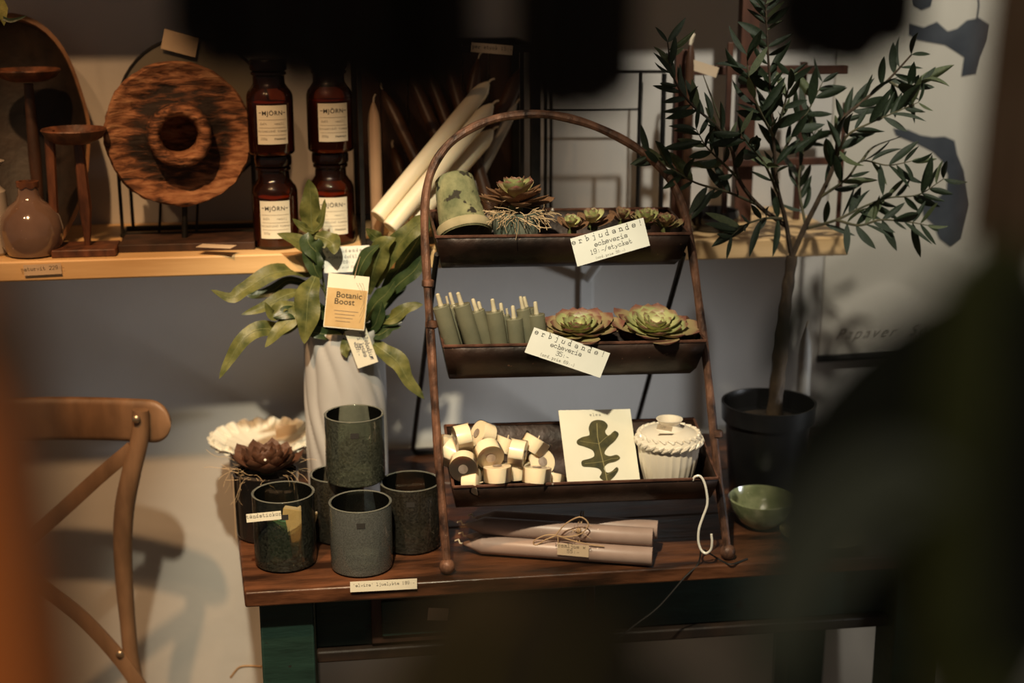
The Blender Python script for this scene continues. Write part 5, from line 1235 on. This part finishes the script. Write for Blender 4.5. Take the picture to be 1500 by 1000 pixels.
bundle('dried_bundle', 'dark brown bundle hanging out of focus above the arched handle', 742, 930, -260, 172, .45, 'bundle_dark', 70, 4, .05)
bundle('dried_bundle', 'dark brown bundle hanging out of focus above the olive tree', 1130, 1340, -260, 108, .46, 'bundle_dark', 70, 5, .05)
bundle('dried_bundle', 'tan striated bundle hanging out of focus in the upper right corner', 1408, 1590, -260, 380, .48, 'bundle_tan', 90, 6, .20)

# orange-brown wooden post at the left edge
P = [PD(-95, 1120, .26), PD(-70, 800, .26), PD(-75, 560, .26), PD(-110, 420, .26)]
pa = PD(-60, 500, .26)
t = thing('wooden_post', 'orange-brown wooden upright blurred along the left edge of the photo', 'post', V((pa.x, pa.y, 0)))
bot = V((PD(0, 1000, .26).x - .010, pa.y, 0)); zt_ = PD(0, 440, .26).z
MB().add([V((x, y, z)) for z, x1_ in ((0.0, PD(70, 1000, .26).x), (PD(0, 1000, .26).z, PD(70, 1000, .26).x), (PD(0, 560, .26).z, PD(25, 560, .26).x), (zt_, PD(-40, 440, .26).x)) for (x, y) in ((x1_, pa.y - .02), (x1_, pa.y + .02), (x1_ - .05, pa.y + .02), (x1_ - .05, pa.y - .02))],
  [(0, 1, 2, 3)] + [(4 * i + k, 4 * i + (k + 1) % 4, 4 * i + 4 + (k + 1) % 4, 4 * i + 4 + k) for i in range(3) for k in range(4)] + [(12, 13, 14, 15)]).build('upright', M['post'], t, bevel=.002)

# big-leaved plant close to the lens
pl = thing('foreground_plant', 'large-leaved dark green plant out of focus at the lower right', 'plant', V((PD(1420, 1000, .42).x, PD(1420, 1000, .42).y, .0)))
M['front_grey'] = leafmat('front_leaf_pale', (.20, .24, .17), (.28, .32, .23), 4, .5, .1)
def big_leaf(pts, wpx, dist, seed, mat='front_leaf', tilt=(0, 0, .8), pw=.7, fold=.12):
    P = [PD(a, b, dist + (c_[0] if c_ else 0)) for a, b, *c_ in pts]
    mb, C = ribbon(P, wpx * dist / FPX, fn_w=lambda t: math.sin(math.pi * min(1, t * .95 + .04)) ** pw, fold=fold, wave=.05, nw=1.5, n=24, seed=seed, hint=((CAM - P[len(P) // 2]).normalized() + V(tilt)).normalized(), m=9)
    lf = mb.build('leaf', M[mat], pl, angle=80)
    MB().tube([p - V((0, .0015, 0)) for p in C], [.0011 * (1 - .7 * i / len(C)) for i in range(len(C))], 5).build('midrib', M['front_stem'], lf)
# main stem
sp_ = [PD(1440, 1500, .31), PD(1395, 1000, .31), PD(1390, 760, .31), PD(1410, 560, .31), PD(1425, 430, .31), PD(1410, 380, .31)]
base = V((pl.location.x, pl.location.y, .03))
MB().tube(spline([base, base.lerp(sp_[0], .5)] + sp_, 50), [.0095 - .003 * i / 50 for i in range(51)], 10).build('stem', M['front_stem'], pl)
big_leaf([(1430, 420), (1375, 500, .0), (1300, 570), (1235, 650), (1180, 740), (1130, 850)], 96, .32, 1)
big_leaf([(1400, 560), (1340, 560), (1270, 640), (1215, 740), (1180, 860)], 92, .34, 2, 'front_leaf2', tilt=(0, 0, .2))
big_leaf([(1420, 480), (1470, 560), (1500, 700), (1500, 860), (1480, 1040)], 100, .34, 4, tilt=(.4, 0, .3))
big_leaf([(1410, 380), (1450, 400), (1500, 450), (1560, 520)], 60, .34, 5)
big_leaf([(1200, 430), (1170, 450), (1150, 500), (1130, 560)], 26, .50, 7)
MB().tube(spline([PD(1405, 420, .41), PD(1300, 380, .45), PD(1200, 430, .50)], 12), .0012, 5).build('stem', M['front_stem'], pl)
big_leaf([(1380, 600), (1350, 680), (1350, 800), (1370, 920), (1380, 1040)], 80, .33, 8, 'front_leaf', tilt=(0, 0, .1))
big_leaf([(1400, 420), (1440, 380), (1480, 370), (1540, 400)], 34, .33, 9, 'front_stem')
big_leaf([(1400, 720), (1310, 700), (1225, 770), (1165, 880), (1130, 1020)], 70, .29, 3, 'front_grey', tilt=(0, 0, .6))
# second plant, low, under the frame
p2 = thing('foreground_plant', 'dark leaf tips out of focus along the bottom edge, left of the larger plant', 'plant', V((PD(760, 1400, .30).x, PD(760, 1400, .30).y, 0)))
pl = p2
base = V((p2.location.x, p2.location.y, .03)); top = PD(760, 1250, .30)
MB().tube(spline([base, base.lerp(top, .5), top], 20), .006, 8).build('stem', M['front_leaf'], pl)
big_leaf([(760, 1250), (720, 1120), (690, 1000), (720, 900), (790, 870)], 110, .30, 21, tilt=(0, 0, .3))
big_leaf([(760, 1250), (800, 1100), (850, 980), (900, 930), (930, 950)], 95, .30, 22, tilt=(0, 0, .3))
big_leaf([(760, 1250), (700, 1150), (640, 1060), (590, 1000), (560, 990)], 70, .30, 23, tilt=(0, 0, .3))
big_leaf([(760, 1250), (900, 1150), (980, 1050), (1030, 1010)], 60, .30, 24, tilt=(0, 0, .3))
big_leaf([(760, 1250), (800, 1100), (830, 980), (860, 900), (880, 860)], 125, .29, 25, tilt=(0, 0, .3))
# dark foliage low at the top left corner
tp = thing('trailing_sprig', 'olive leaf tips hanging into the upper left corner above the carved bowl', 'plant', PY(-10, 0, -.3))
for i, (pts, w_) in enumerate(((((-14, -10), (2, 8), (6, 38)), 8), (((-10, 20), (15, 30), (40, 23)), 3))):
    P = [PY(a, b, -.3) for a, b in pts]; mb, C = ribbon(P, w_ * S(P[0]), seed=40 + i, n=10); mb.build('leaf', M['fern' if i == 0 else 'olive_leaf'], tp, angle=80)
MB().tube([PY(-14, -10, -.3), PY(-20, -60, -.3), V((PY(-20, -60, -.3).x, -.29, 1.69))], .0012, 5).build('stem', M['stem'], tp)
